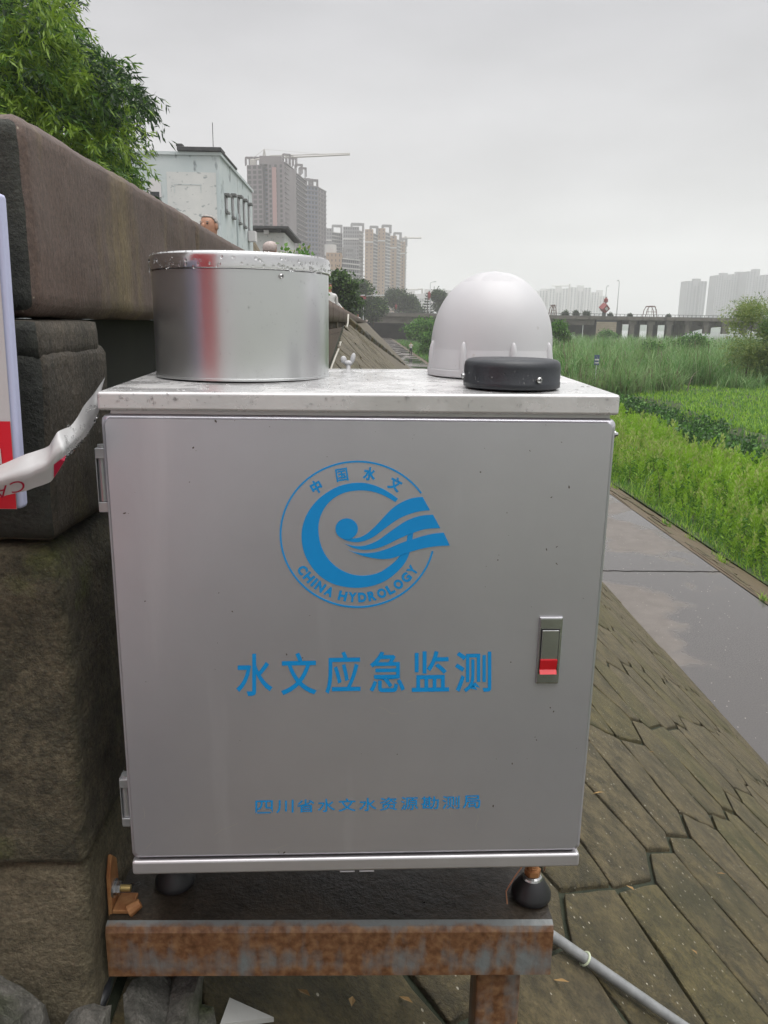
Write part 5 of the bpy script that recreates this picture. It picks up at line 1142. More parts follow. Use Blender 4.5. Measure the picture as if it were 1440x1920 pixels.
# ------------------------------------------------------------------ buildings
def wing(parent, P0, P1, depth, z0, z1, body_m, floors, cols, win_m=win_far, slab_m=None, win=(0.55, 0.5), side_cols=0, bal=0.0, name='wall', flip=False):
    """block whose front runs P0->P1 (seen from the river side) and goes back by depth; windows are recessed-looking boxes, joined per face"""
    P0, P1 = Vector(P0), Vector(P1); d = (P1 - P0); Wd = d.length; d.normalize(); nb_ = Vector((-d.y, d.x)); fo = -nb_
    A, B, C_, D_ = P0, P1, P1 + nb_ * depth, P0 + nb_ * depth
    q = MB(); q.prism([A, B, C_, D_], z0, z1); wallo = q.build(name, body_m, parent, world=True)
    fh = (z1 - z0) / floors; w = MB(); s = MB()
    def face(o, dr, n_, L, cc):
        cw = L / cc
        for i in range(cc):
            for k in range(floors):
                c = o + dr * cw * (i + 0.5); z = z0 + fh * (k + 0.52)
                w.obox((c.x + n_.x * 0.02, c.y + n_.y * 0.02, z), (dr.x * cw * win[0] / 2, dr.y * cw * win[0] / 2, 0), (n_.x * 0.06, n_.y * 0.06, 0), (0, 0, fh * win[1] / 2))
    if cols: face(A, d, fo, Wd, cols)
    if side_cols:
        face(B, nb_, d, depth, side_cols)
    if bal and slab_m:
        for k in range(floors + 1):
            z = z0 + fh * k
            for o_, dr, n_, L in ((A, d, fo, Wd), (B, nb_, d, depth)):
                c = o_ + dr * L / 2 + n_ * bal / 2; s.obox((c.x, c.y, z), (dr.x * L / 2, dr.y * L / 2, 0), (n_.x * bal / 2, n_.y * bal / 2, 0), (0, 0, 0.22))
    if w.f: w.build('windows', win_m, parent, world=True)['kind'] = 'stuff'
    if s.f: s.build('balcony_slabs', slab_m, parent, world=True)['kind'] = 'stuff'
    return wallo
def roof_frame(parent, c, ax, ay, h, z, m, t=0.35):
    q = MB(); c, ax, ay = Vector(c), Vector(ax), Vector(ay)
    for i in (-1, 1):
        for j in (-1, 1):
            p = c + ax * i + ay * j; q.box(p.x - t, p.x + t, p.y - t, p.y + t, z, z + h)
    for i in (-1, 1):
        a, b_ = c + ax * i - ay, c + ax * i + ay; q.obox(((a + b_) / 2).to_3d() + Vector((0, 0, z + h)), ((b_ - a) / 2).to_3d(), ((ax.normalized()) * t).to_3d(), (0, 0, t))
        a, b_ = c + ay * i - ax, c + ay * i + ax; q.obox(((a + b_) / 2).to_3d() + Vector((0, 0, z + h)), ((b_ - a) / 2).to_3d(), ((ay.normalized()) * t).to_3d(), (0, 0, t * 0.98))
    return q.build('roof_frame', m, parent, world=True)
P2 = lambda px, yd: onY(px, 605, yd).xy

# pale blue workshop building, near
bb = thing('blue_rendered_building', 'pale blue rendered building with flaking white panel behind the balustrade', 'building', (-12, 46, -0.82))
XB = -8.05; q = MB(); q.box(-24, XB, 45, 57, -0.9, 8.55); q.build('wall', blue_wall, bb, world=True)
q = MB(); q.box(-24.1, XB + 0.1, 44.9, 57.1, 8.56, 8.72); q.build('parapet_cap', blue_wall, bb, world=True)
q = MB(); q.box(XB - 2.2, XB + 0.15, 44.75, 46.0, 8.73, 8.95); q.box(XB - 0.1, XB + 0.16, 46, 50, 8.73, 8.86); q.box(XB - 2.25, XB - 1.9, 44.8, 45.3, 8.95, 9.1); q.build('tar_sheet', dark_trim, bb, world=True, bevel=0.04)
q = MB(); q.tube([(XB - 0.4, 45.5, 8.7), (XB - 0.4, 45.5, 10.3)], 0.02, 5); q.build('aerial', dark_trim, bb, world=True)
a0 = onY(312, 322, 44.99); a1 = onY(411, 460, 44.99); q = MB(); q.box(a0.x, a1.x - 0.05, 44.965, 44.995, -0.5, a0.z); q.build('white_panel', white_wall, bb, world=True)
for (ux0, uy0, ux1, uy1) in ((326, 345, 378, 347), (326, 347, 327.5, 362), (376, 347, 377.5, 362)):   # ghost of an old notice: thin raised render lines
    a0 = onY(ux0, uy0, 44.96); a1 = onY(ux1, uy1, 44.96); q = MB(); q.box(a0.x, a1.x, 44.95, 44.963, a1.z, a0.z); q.build('render_line', blue_wall, bb, world=True)
# arched window on its front
a0 = onY(277, 334, 44.99); a1 = onY(303, 368, 44.99); cxw, rw = (a0.x + a1.x) / 2, (a1.x - a0.x) / 2
q = MB(); arc = [(cxw + rw * math.cos(t), a0.z - rw * 0.9 + rw * 0.9 * math.sin(t)) for t in np.linspace(0, PI, 14)] + [(a0.x, a1.z - 0.05), (a1.x, a1.z - 0.05)]
n = len(arc); q.add([(p[0], 44.94, p[1]) for p in arc] + [(p[0], 44.995, p[1]) for p in arc], [tuple(range(n - 1, -1, -1))] + [(i, (i + 1) % n, (i + 1) % n + n, i + n) for i in range(n)]); aw = q.build('arched_window', white_panel, bb, world=True)
q = MB(); q.box(a0.x + 0.1, a1.x - 0.1, 44.93, 44.938, a1.z - 1.6, onY(277, 359, 44.9).z); q.build('pane', pane_m, aw, world=True)
# windows of its side wall
for i, (px, yt, yb) in enumerate(((424, 370, 396), (436, 370, 406), (447.5, 372.5, 416), (457, 379, 423), (466, 386, 432))):
    y = (XB / ((px - 690) / F)) * 0.985; y = onX(px, 400, XB).y; zt_ = onX(px, yt, XB).z; zb_ = onX(px, yb, XB).z
    for (za, zb2) in ((zb_, zt_), (zb_ - 4.6, zt_ - 4.35)):
        wd = 0.36
        q = MB(); q.box(XB + 0.002, XB + 0.05, y - wd, y + wd, za, zb2); wn = q.build('window', frame_m, bb, world=True)
        q = MB(); q.box(XB + 0.051, XB + 0.06, y - wd + 0.07, y - 0.03, za + 0.08, zb2 - 0.1); q.box(XB + 0.051, XB + 0.06, y + 0.03, y + wd - 0.07, za + 0.08, zb2 - 0.1); q.build('pane', pane_m, wn, world=True)
        q = MB(); q.box(XB + 0.002, XB + 0.28, y - wd - 0.05, y + wd + 0.05, zb2 + 0.02, zb2 + 0.14); q.build('hood', frame_m, wn, world=True)
        q = MB(); q.box(XB + 0.002, XB + 0.18, y - wd - 0.04, y + wd + 0.04, za - 0.14, za - 0.03); q.build('sill', frame_m, wn, world=True)
y = onX(443, 400, XB).y; q = MB(); q.tube([(XB + 0.08, y, -0.8), (XB + 0.08, y, 6.3)], 0.06, 6); q.build('downpipe', blue_wall, bb, world=True)
y = onX(466, 440, XB).y; q = MB(); q.box(XB + 0.05, XB + 0.5, y - 0.45, y + 0.45, onX(466, 431, XB).z - 0.75, onX(466, 431, XB).z - 0.1); q.build('air_conditioner', white_panel, bb, world=True)
# ochre railing and low house with dark roof
p0, p1 = P2(472, 58), P2(492, 74)
rl = thing('ochre_railing', 'tall ochre railing between the blue building and the low roofed house', 'fence', (p0.x, p0.y, -0.82))
for k in range(14):
    f = k / 13; p = p0.lerp(p1, f); q = MB(); q.box(p.x - 0.07, p.x + 0.07, p.y - 0.07, p.y + 0.07, -0.8, 6.0 - 0.0 * f); q.build('rail_post', fence_m, rl, world=True)
for z in (1.0, 3.4, 5.7): 
    q = MB(); q.tube([(p0.x, p0.y, z), (p1.x, p1.y, z)], 0.06, 5); q.build('cross_rail', fence_m, rl, world=True)
hs_ = thing('low_roofed_house', 'low grey house with wide dark flat roof behind the grey-haired head', 'house', (*P2(510, 82), -0.82))
a0, a1 = P2(476, 80), P2(536, 80); zt_ = onY(510, 436, 80).z
q = MB(); q.box(a0.x, a1.x, 80, 92, -0.9, zt_); q.build('wall', white_wall, hs_, world=True)
a2, a3 = P2(470, 78.5), P2(543, 78.5); q = MB(); q.box(a2.x, a3.x, 78.5, 93, onY(510, 431, 80).z, onY(510, 427, 80).z); q.build('roof', dark_trim, hs_, world=True)
q = MB(); q.box(a0.x + 0.5, a1.x - 0.3, 79.5, 79.9, zt_ + 0.01, onY(510, 431.4, 80).z); q.build('roof_shade_board', dark_trim, hs_, world=True)
q = MB(); q.box(*sorted((onY(495, 440, 79.4).x, onY(504, 440, 79.4).x)), 79.2, 79.9, zt_ - 0.2, onY(500, 431.5, 79.4).z); q.build('vent_box', white_panel, hs_, world=True)

# tower under construction (left) : raw concrete, open side
t1 = thing('unfinished_tower', 'raw concrete high-rise under construction below the tower crane', 'tower block', (*P2(520, 470), -0.82))
z1 = onY(520, 308, 445).z
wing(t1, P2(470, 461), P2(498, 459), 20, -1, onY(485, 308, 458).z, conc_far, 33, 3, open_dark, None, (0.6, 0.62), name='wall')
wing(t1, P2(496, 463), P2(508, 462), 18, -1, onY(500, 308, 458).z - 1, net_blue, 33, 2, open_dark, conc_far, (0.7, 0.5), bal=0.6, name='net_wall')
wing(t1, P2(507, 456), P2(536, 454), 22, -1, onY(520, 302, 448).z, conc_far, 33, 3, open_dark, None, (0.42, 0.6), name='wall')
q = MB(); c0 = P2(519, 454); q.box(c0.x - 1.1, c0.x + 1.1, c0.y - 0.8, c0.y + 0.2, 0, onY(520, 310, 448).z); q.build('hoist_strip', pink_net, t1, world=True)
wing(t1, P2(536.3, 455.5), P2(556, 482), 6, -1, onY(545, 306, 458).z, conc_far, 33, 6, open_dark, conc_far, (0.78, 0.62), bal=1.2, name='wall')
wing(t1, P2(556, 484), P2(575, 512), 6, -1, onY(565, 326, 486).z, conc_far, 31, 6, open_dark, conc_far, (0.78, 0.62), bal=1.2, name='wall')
for px, yd, w_, h_, pz_ in ((474, 466, 1.6, 4, 308), (481, 465, 1.6, 4, 308), (489, 464, 1.6, 4, 308), (541, 462, 1.8, 5, 306), (547, 470, 1.8, 5, 309), (553, 478, 1.8, 5, 312), (563, 490, 1.8, 5, 324), (570, 500, 1.8, 5, 330)):
    c = P2(px, yd + 4); roof_frame(t1, c, (w_, 0.5), (-0.5, w_), h_, onY(px, pz_, yd).z, conc_far, 0.28)
q = MB(); c = P2(516, 456); q.box(c.x - 7, c.x + 5, c.y, c.y + 9, onY(520, 302, 448).z, onY(520, 302, 448).z + 4); q.build('roof_house', conc_far, t1, world=True)
# tower crane
cr_ = thing('tower_crane', 'pale tower crane with long jib above the unfinished tower', 'crane', (*P2(502, 466), 80))
cz = onY(502, 297, 466).z; cp = P2(502, 466)
q = MB(); q.box(cp.x - 0.7, cp.x + 0.7, 465.3, 466.7, 78, cz); q.build('mast', crane_m, cr_, world=True)
ap = Vector((cp.x, 466, onY(503, 280, 466).z)); q = MB(); q.tube([(cp.x - 0.8, 466, cz), ap], 0.35, 4); q.tube([(cp.x + 0.8, 466, cz), ap], 0.35, 4); q.build('apex', crane_m, cr_, world=True)
j0 = onY(505, 297, 466); j1 = onY(656, 290, 466); q = MB()
for dz, dy in ((0, -0.8), (0, 0.8), (1.4, 0)): q.tube([j0 + Vector((0, dy, dz)), j1 + Vector((0, dy, dz * 0.5))], 0.25, 4)
for k in range(40):
    f = k / 40; a = j0.lerp(j1, f); b_ = j0.lerp(j1, f + 1 / 80); c = j0.lerp(j1, f + 1 / 40); q.tube([a + Vector((0, -.8, 0)), b_ + Vector((0, 0, 1.3 * (1 - f * 0.5))), c + Vector((0, -.8, 0))], 0.13, 3)
q.build('jib', crane_m, cr_, world=True)
j2 = onY(470, 300, 466); q = MB(); q.tube([j0, j2], 0.5, 4); q.box(j2.x - 0.3, j2.x + 3, 465, 467, j2.z - 3, j2.z); q.build('counter_jib', crane_m, cr_, world=True)
q = MB(); q.tube([ap, j0.lerp(j1, 0.65) + Vector((0, 0, 1))], 0.1, 3); q.tube([ap, j2], 0.1, 3); q.build('tie_rods', crane_m, cr_, world=True)
# second, bluish unfinished tower
t2 = thing('blue_netted_tower', 'unfinished tower wrapped in bluish netting right of the raw concrete high-rise', 'tower block', (*P2(590, 530), -0.82))
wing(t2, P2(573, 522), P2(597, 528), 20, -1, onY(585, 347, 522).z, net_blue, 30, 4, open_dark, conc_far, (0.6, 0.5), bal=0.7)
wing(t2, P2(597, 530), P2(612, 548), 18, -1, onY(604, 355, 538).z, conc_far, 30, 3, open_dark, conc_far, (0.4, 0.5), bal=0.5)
for px, yd, w_ in ((576, 528, 2.0), (582, 530, 2.0), (590, 532, 2.2)): roof_frame(t2, P2(px, yd + 4), (w_, 0.4), (-0.4, w_), 5, onY(px, 347, 522).z, conc_far, 0.4)
# ochre apartment towers
def apt(name, label, x0, xm, x1, yd, ytop, floors, ym, extra=0, group='ochre and grey apartment towers', front=apt_brown, side=apt_grey):
    """wing with an ochre front strip x0..xm and a grey balcony side xm..x1 in photograph columns"""
    t = thing(name, label, 'tower block', (*P2((x0 + x1) / 2, yd), -0.82), 0, group)
    zt_ = onY((x0 + x1) / 2, ytop, yd).z
    wing(t, P2(x0, yd), P2(xm, yd + 0.01), 26, -1, zt_, front, floors, max(1, int((xm - x0) / (7 if front is apt_brown else 4))), win_far, None, (0.24, 0.45) if front is apt_brown else (0.55, 0.55))
    if x1 > xm: wing(t, P2(xm, yd + 3) + Vector((0.1, 0)), P2(x1, yd + 14), 4, -1, zt_ - 2.5, side, floors, max(2, int((x1 - xm) / 4)), win_far, apt_pale, (0.6, 0.55), bal=1.0, name='balcony_wall')
    q = MB(); f0 = P2(x0, yd - 0.6); f1 = P2(xm, yd - 0.6); zb = zt_ - 9; q.obox(((f0.x + f1.x) / 2, (f0.y + f1.y) / 2, zb), ((f1.x - f0.x) / 2, (f1.y - f0.y) / 2, 0), (0, 0.25, 0), (0, 0, 0.5)); q.build('string_course', apt_pale, t, world=True)
    c = P2((x0 * 0.3 + x1 * 0.7), yd + 12); roof_frame(t, c, (extra or 3.0, 0.3), (-0.3, extra or 3.0), 5.5, zt_ - 2.4, side, 0.6)
    return t
apt('apartment_tower', 'grey apartment tower standing closest to the blue netted tower', 608, 622, 642, 640, 428, 26, 0, 3.5, front=apt_grey)
apt('apartment_tower', 'wide grey apartment tower with twin roof frames left of the ochre strips', 643, 672, 680, 630, 425, 26, 0, 4.5, front=apt_grey)
apt('apartment_tower', 'first ochre apartment tower, with dark slot on its left edge', 683, 698, 706, 610, 430, 27, 0, 2.5)
apt('apartment_tower', 'tallest ochre apartment tower, second from the grey ones', 706, 720, 729, 622, 428, 27, 0, 3)
apt('apartment_tower', 'ochre apartment tower third from the grey ones', 729, 741, 748, 640, 442, 26, 0, 2.5)
apt('apartment_tower', 'slim ochre apartment tower at the open sky side', 748, 757, 758, 655, 453, 25, 0, 1.6)
lt = apt('mid_rise_flats', 'lower ochre flats with pale roof rooms in front of the grey towers', 612, 640, 672, 420, 474, 14, 0, 2.5, group=None)
c = P2(620, 426); q = MB(); q.tube([(c.x, c.y, onY(620, 478, 420).z), (c.x, c.y, onY(620, 457, 420).z)], 3.2, 10); q.build('water_tank', apt_pale, lt, world=True)
# lattice hoist beyond the ochre towers and pale far blocks
def crane2(label, px, yd, ytop, pxj, yj, base):
    t = thing('distant_crane', label, 'crane', (*P2(px, yd), base), 0, 'distant tower cranes'); c = P2(px, yd); zt_ = onY(px, ytop, yd).z
    q = MB(); q.box(c.x - 1, c.x + 1, yd - 1, yd + 1, base, zt_); q.build('mast', crane_m, t, world=True)
    a = onY(px - (pxj - px) * 0.25, yj, yd); b_ = onY(pxj, yj, yd); q = MB(); q.tube([a, b_], 0.8, 4); q.build('jib', crane_m, t, world=True)
crane2('faint crane with its jib pointing right above the slim ochre tower', 757, 760, 443, 790, 446, 0)
crane2('faint crane above the pale far blocks left of the pine', 760, 900, 541, 785, 543, 0)
crane2('faint crane beside the pine on the bridge', 790, 900, 541, 783, 542, 0)
crane2('faint crane between the pale towers right of the white dome', 1063, 1350, 532, 1035, 536, -4)
def far_block(label, x0, x1, yt, yd, m=apt_pale, floors=18, cols=4, group='pale far towers', steps=1):
    t = thing('distant_block', label, 'tower block', (*P2((x0 + x1) / 2, yd), -4.3), 0, group)
    zt_ = onY((x0 + x1) / 2, yt, yd).z; wd = (x1 - x0) / steps
    for i in range(steps):
        h = zt_ - (6 if (i % 2) else 0); o_ = 6 if i % 2 else 0
        wing(t, P2(x0 + i * wd + (0.4 if i else 0), yd + o_), P2(x0 + (i + 1) * wd - 0.4, yd + o_), 24, -4.4, h, m, floors, max(2, cols // steps), win_far, None, (0.45, 0.62))
    q = MB(); c = P2((x0 + x1) / 2, yd + 8); q.box(c.x - 5, c.x + 5, c.y, c.y + 8, zt_ - 6, zt_ + 4); q.build('roof_house', m, t, world=True)
far_block('white office slab seen just right of the ochre towers', 755, 780, 552, 820, apt_pale, 8, 6); far_block('lower white slab beside the pine', 779, 794, 558, 830, apt_pale, 6, 4)
far_block('white block behind the pine and lantern', 793, 815, 549, 840, apt_pale, 8, 4); far_block('white block touching the left flank of the dome', 826, 850, 551, 850, apt_pale, 8, 5)
far_block('narrow pale tower half behind the white dome', 1008, 1024, 545, 1350, apt_pale, 22, 3); far_block('pale tower pair left of the thin crane', 1026, 1062, 541, 1340, apt_pale, 24, 8, steps=3)
far_block('broad pale tower right of the thin crane', 1065, 1104, 539, 1350, apt_pale, 24, 8, steps=3); far_block('pale tower behind the red cube on the bridge', 1105, 1136, 548, 1360, apt_pale, 22, 6, steps=2)
far_block('lone grey tower between the bridge hoop and the big cluster', 1281, 1318, 527, 1150, apt_grey, 30, 6, 'grey towers beyond the bridge', 3)
far_block('grey tower forming the left side of the big cluster', 1334, 1362, 516, 1160, apt_grey, 32, 6, 'grey towers beyond the bridge', 2); far_block('grey tower second in the big cluster', 1362, 1392, 514, 1180, apt_grey, 32, 6, 'grey towers beyond the bridge', 2)
far_block('tallest grey tower of the big cluster', 1390, 1424, 509, 1160, apt_grey, 33, 6, 'grey towers beyond the bridge', 2); far_block('grey tower cut by the right picture edge', 1424, 1462, 515, 1180, apt_grey, 32, 6, 'grey towers beyond the bridge', 2)

# ------------------------------------------------------------------ bridge
BY = 205.0; DZ = 2.1
br = thing('road_bridge', 'concrete road bridge with stone pier, spandrel columns and arches crossing the river', 'bridge', (60, BY, -4.7))
X = lambda px: onY(px, 600, BY).x; Zb = lambda px, py: onY(px, py, BY).z
q = MB(); q.box(-1.5, 240, BY, BY + 20, DZ - 0.45, DZ); q.build('deck', bridge_m, br, world=True)
q = MB(); q.box(-1.5, 240, BY - 0.35, BY - 0.12, DZ - 0.4, DZ + 0.42); q.build('deck_edge', bridge_m, br, world=True)
q = MB(); q.box(X(690), X(828), BY + 0.4, BY + 1.4, 0.0, DZ - 0.47); q.build('girder', bridge_m, br, world=True)
q = MB(); q.box(X(828), X(1117) - 0.1, BY + 0.4, BY + 1.4, 0.25, DZ - 0.47); q.build('girder', bridge_m, br, world=True)
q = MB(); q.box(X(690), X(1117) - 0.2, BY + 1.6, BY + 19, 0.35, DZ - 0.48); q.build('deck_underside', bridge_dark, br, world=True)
q = MB(); q.box(-2, X(684), BY - 0.2, BY + 12, -4.7, DZ - 0.46); q.build('abutment', bridge_m, br, world=True)
q = MB(); q.box(-1.5, 15, BY + 19.2, BY + 20, -4.7, 0.3); q.build('back_wall', bridge_dark, br, world=True)  # dark wall closing the view under the span, painted as shade
def pier(px, w=1.5):
    x = X(px); q = MB(); q.box(x - w / 2, x + w / 2, BY + 0.5, BY + 11, -4.7, -1.2); q.build('pier_shaft', bridge_m, br, world=True)
    q = MB(); q.prism([(x - w, BY + 0.35), (x + w, BY + 0.35), (x + w, BY + 11.2), (x - w, BY + 11.2)], -1.19, -0.02); q.build('pier_head', bridge_m, br, world=True)
for px in (805, 905): pier(px)
# masonry pier with courses
sx0, sx1 = X(1118), X(1156)
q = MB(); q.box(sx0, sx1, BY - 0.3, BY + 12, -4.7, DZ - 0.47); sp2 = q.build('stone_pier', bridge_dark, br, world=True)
zz = -4.6
row = 0
while zz < DZ - 1.0:
    x = sx0 + (0 if row % 2 else -0.6)
    while x < sx1:
        a, b_ = max(sx0, x), min(sx1, x + 1.2)
        if b_ - a > 0.1 and zz > -3.2: q = MB(); q.box(a + 0.02, b_ - 0.02, BY - 0.42 - 0.03 * rng.random(), BY - 0.31, zz + 0.02, zz + 0.5); q.build('stone', bridge_stone, sp2, world=True)
        x += 1.2
    zz += 0.52; row += 1
q = MB(); q.box(sx0 - 0.01, sx1 + 0.01, BY - 0.44, BY - 0.31, -4.7, -3.12); q.build('pier_foot', bridge_stone, sp2, world=True)
# arch span hiding behind the dome: a solid spandrel with a round opening
def arch_spandrel(xa, xb, zc, rr, ztop, y, m, n=24, thick=0.8):
    q = MB(); xs_ = np.linspace(xa, xb, n + 1); V = []
    for x in xs_:
        t = (x - (xa + xb) / 2) / ((xb - xa) / 2); z = zc + rr * math.sqrt(max(0, 1 - t * t)) - rr
        V += [(x, y, max(-4.7, z)), (x, y, ztop), (x, y + thick, max(-4.7, z)), (x, y + thick, ztop)]
    F_ = []
    for i in range(n):
        a = 4 * i; b_ = a + 4; F_ += [(a, b_, b_ + 1, a + 1), (a + 3, b_ + 3, b_ + 2, a + 2), (a, a + 2, b_ + 2, b_)]
    q.add(V, F_); return q.build('arch_spandrel', m, br, world=True)
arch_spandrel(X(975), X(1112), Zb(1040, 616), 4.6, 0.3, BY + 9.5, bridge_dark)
# open spandrel columns right of the masonry pier, carried by a flat arch
for k, px in enumerate((1187, 1222, 1257, 1292, 1327, 1362, 1397, 1432, 1467)):
    x = X(px)
    for dy in (0.6, 10.4):
        q = MB(); q.box(x - 0.6, x + 0.6, BY + dy - 0.3, BY + dy + 0.8, -4.7 if px < 1290 else -1.5, 0.55); q.build('column', bridge_m, br, world=True)
    q = MB(); q.prism([(x - 1.0, BY + 0.2), (x + 1.0, BY + 0.2), (x + 1.0, BY + 11.8), (x - 1.0, BY + 11.8)], 0.56, 1.55); q.build('cross_head', bridge_m, br, world=True)
q = MB(); q.box(sx1 + 0.02, 240, BY + 0.5, BY + 11.5, 1.56, DZ - 0.46); q.build('girder', bridge_m, br, world=True)
for dy in (3.5, 8):
    arch_spandrel(X(1285), X(1480), Zb(1380, 613), 4.2, Zb(1380, 609), BY + dy, bridge_m, thick=1.2)
for px in (1172, 1206, 1240, 1274):
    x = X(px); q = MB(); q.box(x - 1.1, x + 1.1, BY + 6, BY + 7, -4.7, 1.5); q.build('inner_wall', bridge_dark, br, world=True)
# railing: posts and rails
q = MB()
q.box(-1.5, 240, BY - 0.1, BY, DZ + 0.95, DZ + 1.05); q.box(-1.5, 240, BY - 0.08, BY - 0.02, DZ + 0.45, DZ + 0.52); q.build('hand_rail', rail_m, br, world=True)
q = MB()
for k in range(150): x = -1 + k * 1.1; q.box(x - 0.06, x + 0.06, BY - 0.09, BY - 0.01, DZ, DZ + 0.95)
q.build('rail_posts', rail_m, br, world=True)['kind'] = 'stuff'
def lamp(px, yd, zb, ytop, arm, label, m=lamp_m, group='street lamps', cap='arm'):
    c = P2(px, yd); zt_ = onY(px, ytop, yd).z; t = thing('street_lamp', label, 'street lamp', (c.x, yd, zb), 0, group)
    k = 0.07 if yd < 180 else 0.11
    q = MB(); q.tube([(c.x, yd, zb), (c.x, yd, zt_)], [k * 1.3, k * 0.7], 6); q.build('pole', m, t, world=True)
    q = MB(); q.tube([(c.x, yd, zt_), (c.x + arm * 0.6, yd, zt_ + 0.25), (c.x + arm, yd, zt_ + 0.3)], k * 0.7, 5); q.build('bracket', m, t, world=True)
    q = MB(); q.obox((c.x + arm * 1.05, yd, zt_ + 0.25), (max(0.25, abs(arm) * 0.3), 0, 0.04), (0, 0.18, 0), (0, 0, 0.10)); q.build('lamp_head', m, t, world=True)
    return t
l1 = lamp(668, 152, -0.3, 556, 1.2, 'thin white lamp post left of its stouter neighbour before the bridge'); l2 = lamp(681, 150, -0.4, 556, 2.9, 'stout white lamp post with long arm at the bridge end')
q = MB(); c = P2(664, 151); q.box(c.x - 0.5, c.x + 0.3, 151, 151.2, onY(664, 573, 151).z, onY(664, 566, 151).z); q.build('panel', white_panel, l1, world=True)
q = MB(); c = P2(681, 149.7); q.box(c.x - 0.5, c.x + 0.5, 149.6, 149.8, onY(681, 561, 150).z, onY(681, 555, 150).z); q.build('camera_box', red_lantern, l2, world=True)
lamp(805, BY + 6, DZ, 530, 1.1, 'grey lamp with arm to the right behind the tiered pine'); lamp(1155, BY + 2, DZ, 528, -0.4, 'tall grey lamp right of the red cube on the bridge'); lamp(1132, BY + 3, DZ, 538, 0.3, 'short lamp rising out of the red cube on the bridge')
def lantern(px, yt, yb, label, w=0.7):
    c = P2(px, BY + 3.3); z0, z1_ = onY(px, yb, BY + 3).z, onY(px, yt, BY + 3).z; t = thing('red_lantern', label, 'lantern', (c.x, BY + 2.9, z0), 0, 'red lanterns on the bridge')
    q = MB(); h = z1_ - z0; q.lathe([(w * 0.35, 0), (w, h * 0.2), (w, h * 0.8), (w * 0.4, h)], 10); q.build('shade', red_lantern, t); q = MB(); q.lathe([(w * 0.45, h + 0.02), (w * 0.3, h + 0.25)], 8); q.build('cap', hoop_m, t); q = MB(); q.lathe([(0.1, -0.4), (0.2, -0.02)], 6); q.build('tassel', red_lantern, t)
lantern(803, 547, 560, 'red lantern hanging on the lamp behind the pine', 0.38); lantern(742, 571, 577, 'red lantern on the bridge below the ochre towers', 0.28); lantern(1132, 559, 568, 'small red lantern above the red cube', 0.55)
# red cube on its corner
c = P2(1131, BY + 1.5); cu = thing('red_cube_sign', 'red advertising cube balanced on one corner on the bridge', 'sign', (c.x, BY + 1.5, DZ))
Rm = Matrix.Rotation(0.75, 3, 'Y') @ Matrix.Rotation(0.5, 3, 'Z'); hcz = onY(1131, 577.5, BY + 1.5).z - DZ
q = MB(); q.obox((0, 0, hcz), Rm @ Vector((0.85, 0, 0)), Rm @ Vector((0, 0.85, 0)), Rm @ Vector((0, 0, 0.85))); q.build('cube', red_lantern, cu)
q = MB(); q.obox(Vector((0, 0, hcz)) + Rm @ Vector((0, -0.86, 0.1)), Rm @ Vector((0.5, 0, 0)), Rm @ Vector((0, 0.006, 0)), Rm @ Vector((0, 0, 0.35))); q.build('white_panel', white_panel, cu)
q = MB(); q.box(-0.4, 0.4, -0.4, 0.4, 0, max(0.2, hcz - 1.1)); q.build('plinth', rail_m, cu)
# hoops
for px0, px1, yt, lab in ((1206, 1228, 574, 'rust-red hoop frame on the bridge between the lamp and the far towers'), (1029, 1041, 571, 'rust-red hoop frame half hidden by the dome'), (1374, 1396, 579, 'rust-red hoop frame on the bridge behind the feathery young tree')):
    a, b_ = P2(px0, BY + 4).x, P2(px1, BY + 4).x; zt_ = onY(px0, yt, BY + 4).z; t = thing('hoop_frame', lab, 'arch frame', ((a + b_) / 2, BY + 4, DZ), 0, 'hoop frames on the bridge')
    for k, dy in enumerate((-1.2, 1.2)):
        q = MB(); q.tube([(a, BY + 4 + dy, DZ), (a + 0.35, BY + 4 + dy, DZ + (zt_ - DZ) * 0.7), (a + 0.9, BY + 4 + dy, zt_), (b_ - 0.9, BY + 4 + dy, zt_), (b_ - 0.35, BY + 4 + dy, DZ + (zt_ - DZ) * 0.7), (b_, BY + 4 + dy, DZ)], 0.11, 5); q.build('hoop', hoop_m, t, world=True)
    q = MB()
    for f in (0.2, 0.5, 0.8): x = a + (b_ - a) * f; q.tube([(x, BY + 2.8, DZ + (zt_ - DZ) * 0.95), (x, BY + 5.2, DZ + (zt_ - DZ) * 0.95)], 0.08, 4); q.tube([(x, BY + 2.8, DZ), (x, BY + 2.8, zt_ - 0.02)], 0.05, 4)
    q.tube([(a + 0.2, BY + 2.8, DZ + (zt_ - DZ) * 0.55), (b_ - 0.2, BY + 2.8, DZ + (zt_ - DZ) * 0.55)], 0.06, 4); q.build('brace', hoop_m, t, world=True)
# planters with clipped bushes
for i, px in enumerate((1059, 1079, 1098, 1143, 1180, 1252)):
    c = P2(px, BY + 1.2); small = 1.0 if i < 3 else 0.5
    t = thing('clipped_bush', ['clipped round bush nearest the dome in the row on the bridge', 'middle clipped round bush of the three on the bridge', 'clipped round bush nearest the red cube', 'small bush between the red cube and the tall lamp', 'small bush right of the tall lamp on the bridge', 'small bush right of the hoop frame on the bridge'][i], 'bush', (c.x, BY + 1.2, DZ), 0, 'bushes in planters on the bridge')
    q = MB(); q.box(-0.6 * small, 0.6 * small, -0.4, 0.4, 0, 0.5); q.build('planter', rail_m, t)
    leaf_cloud('foliage', [tree_l[0], tree_l[0], tree_l[1]], [((c.x, BY + 1.2, DZ + 0.4 + 0.5 * small), (0.85 * small, 0.7 * small, 0.7 * small))], 160, 0.22, 0.12, t, wt=(0.5, 0.4, 0.1), shell=0.3)
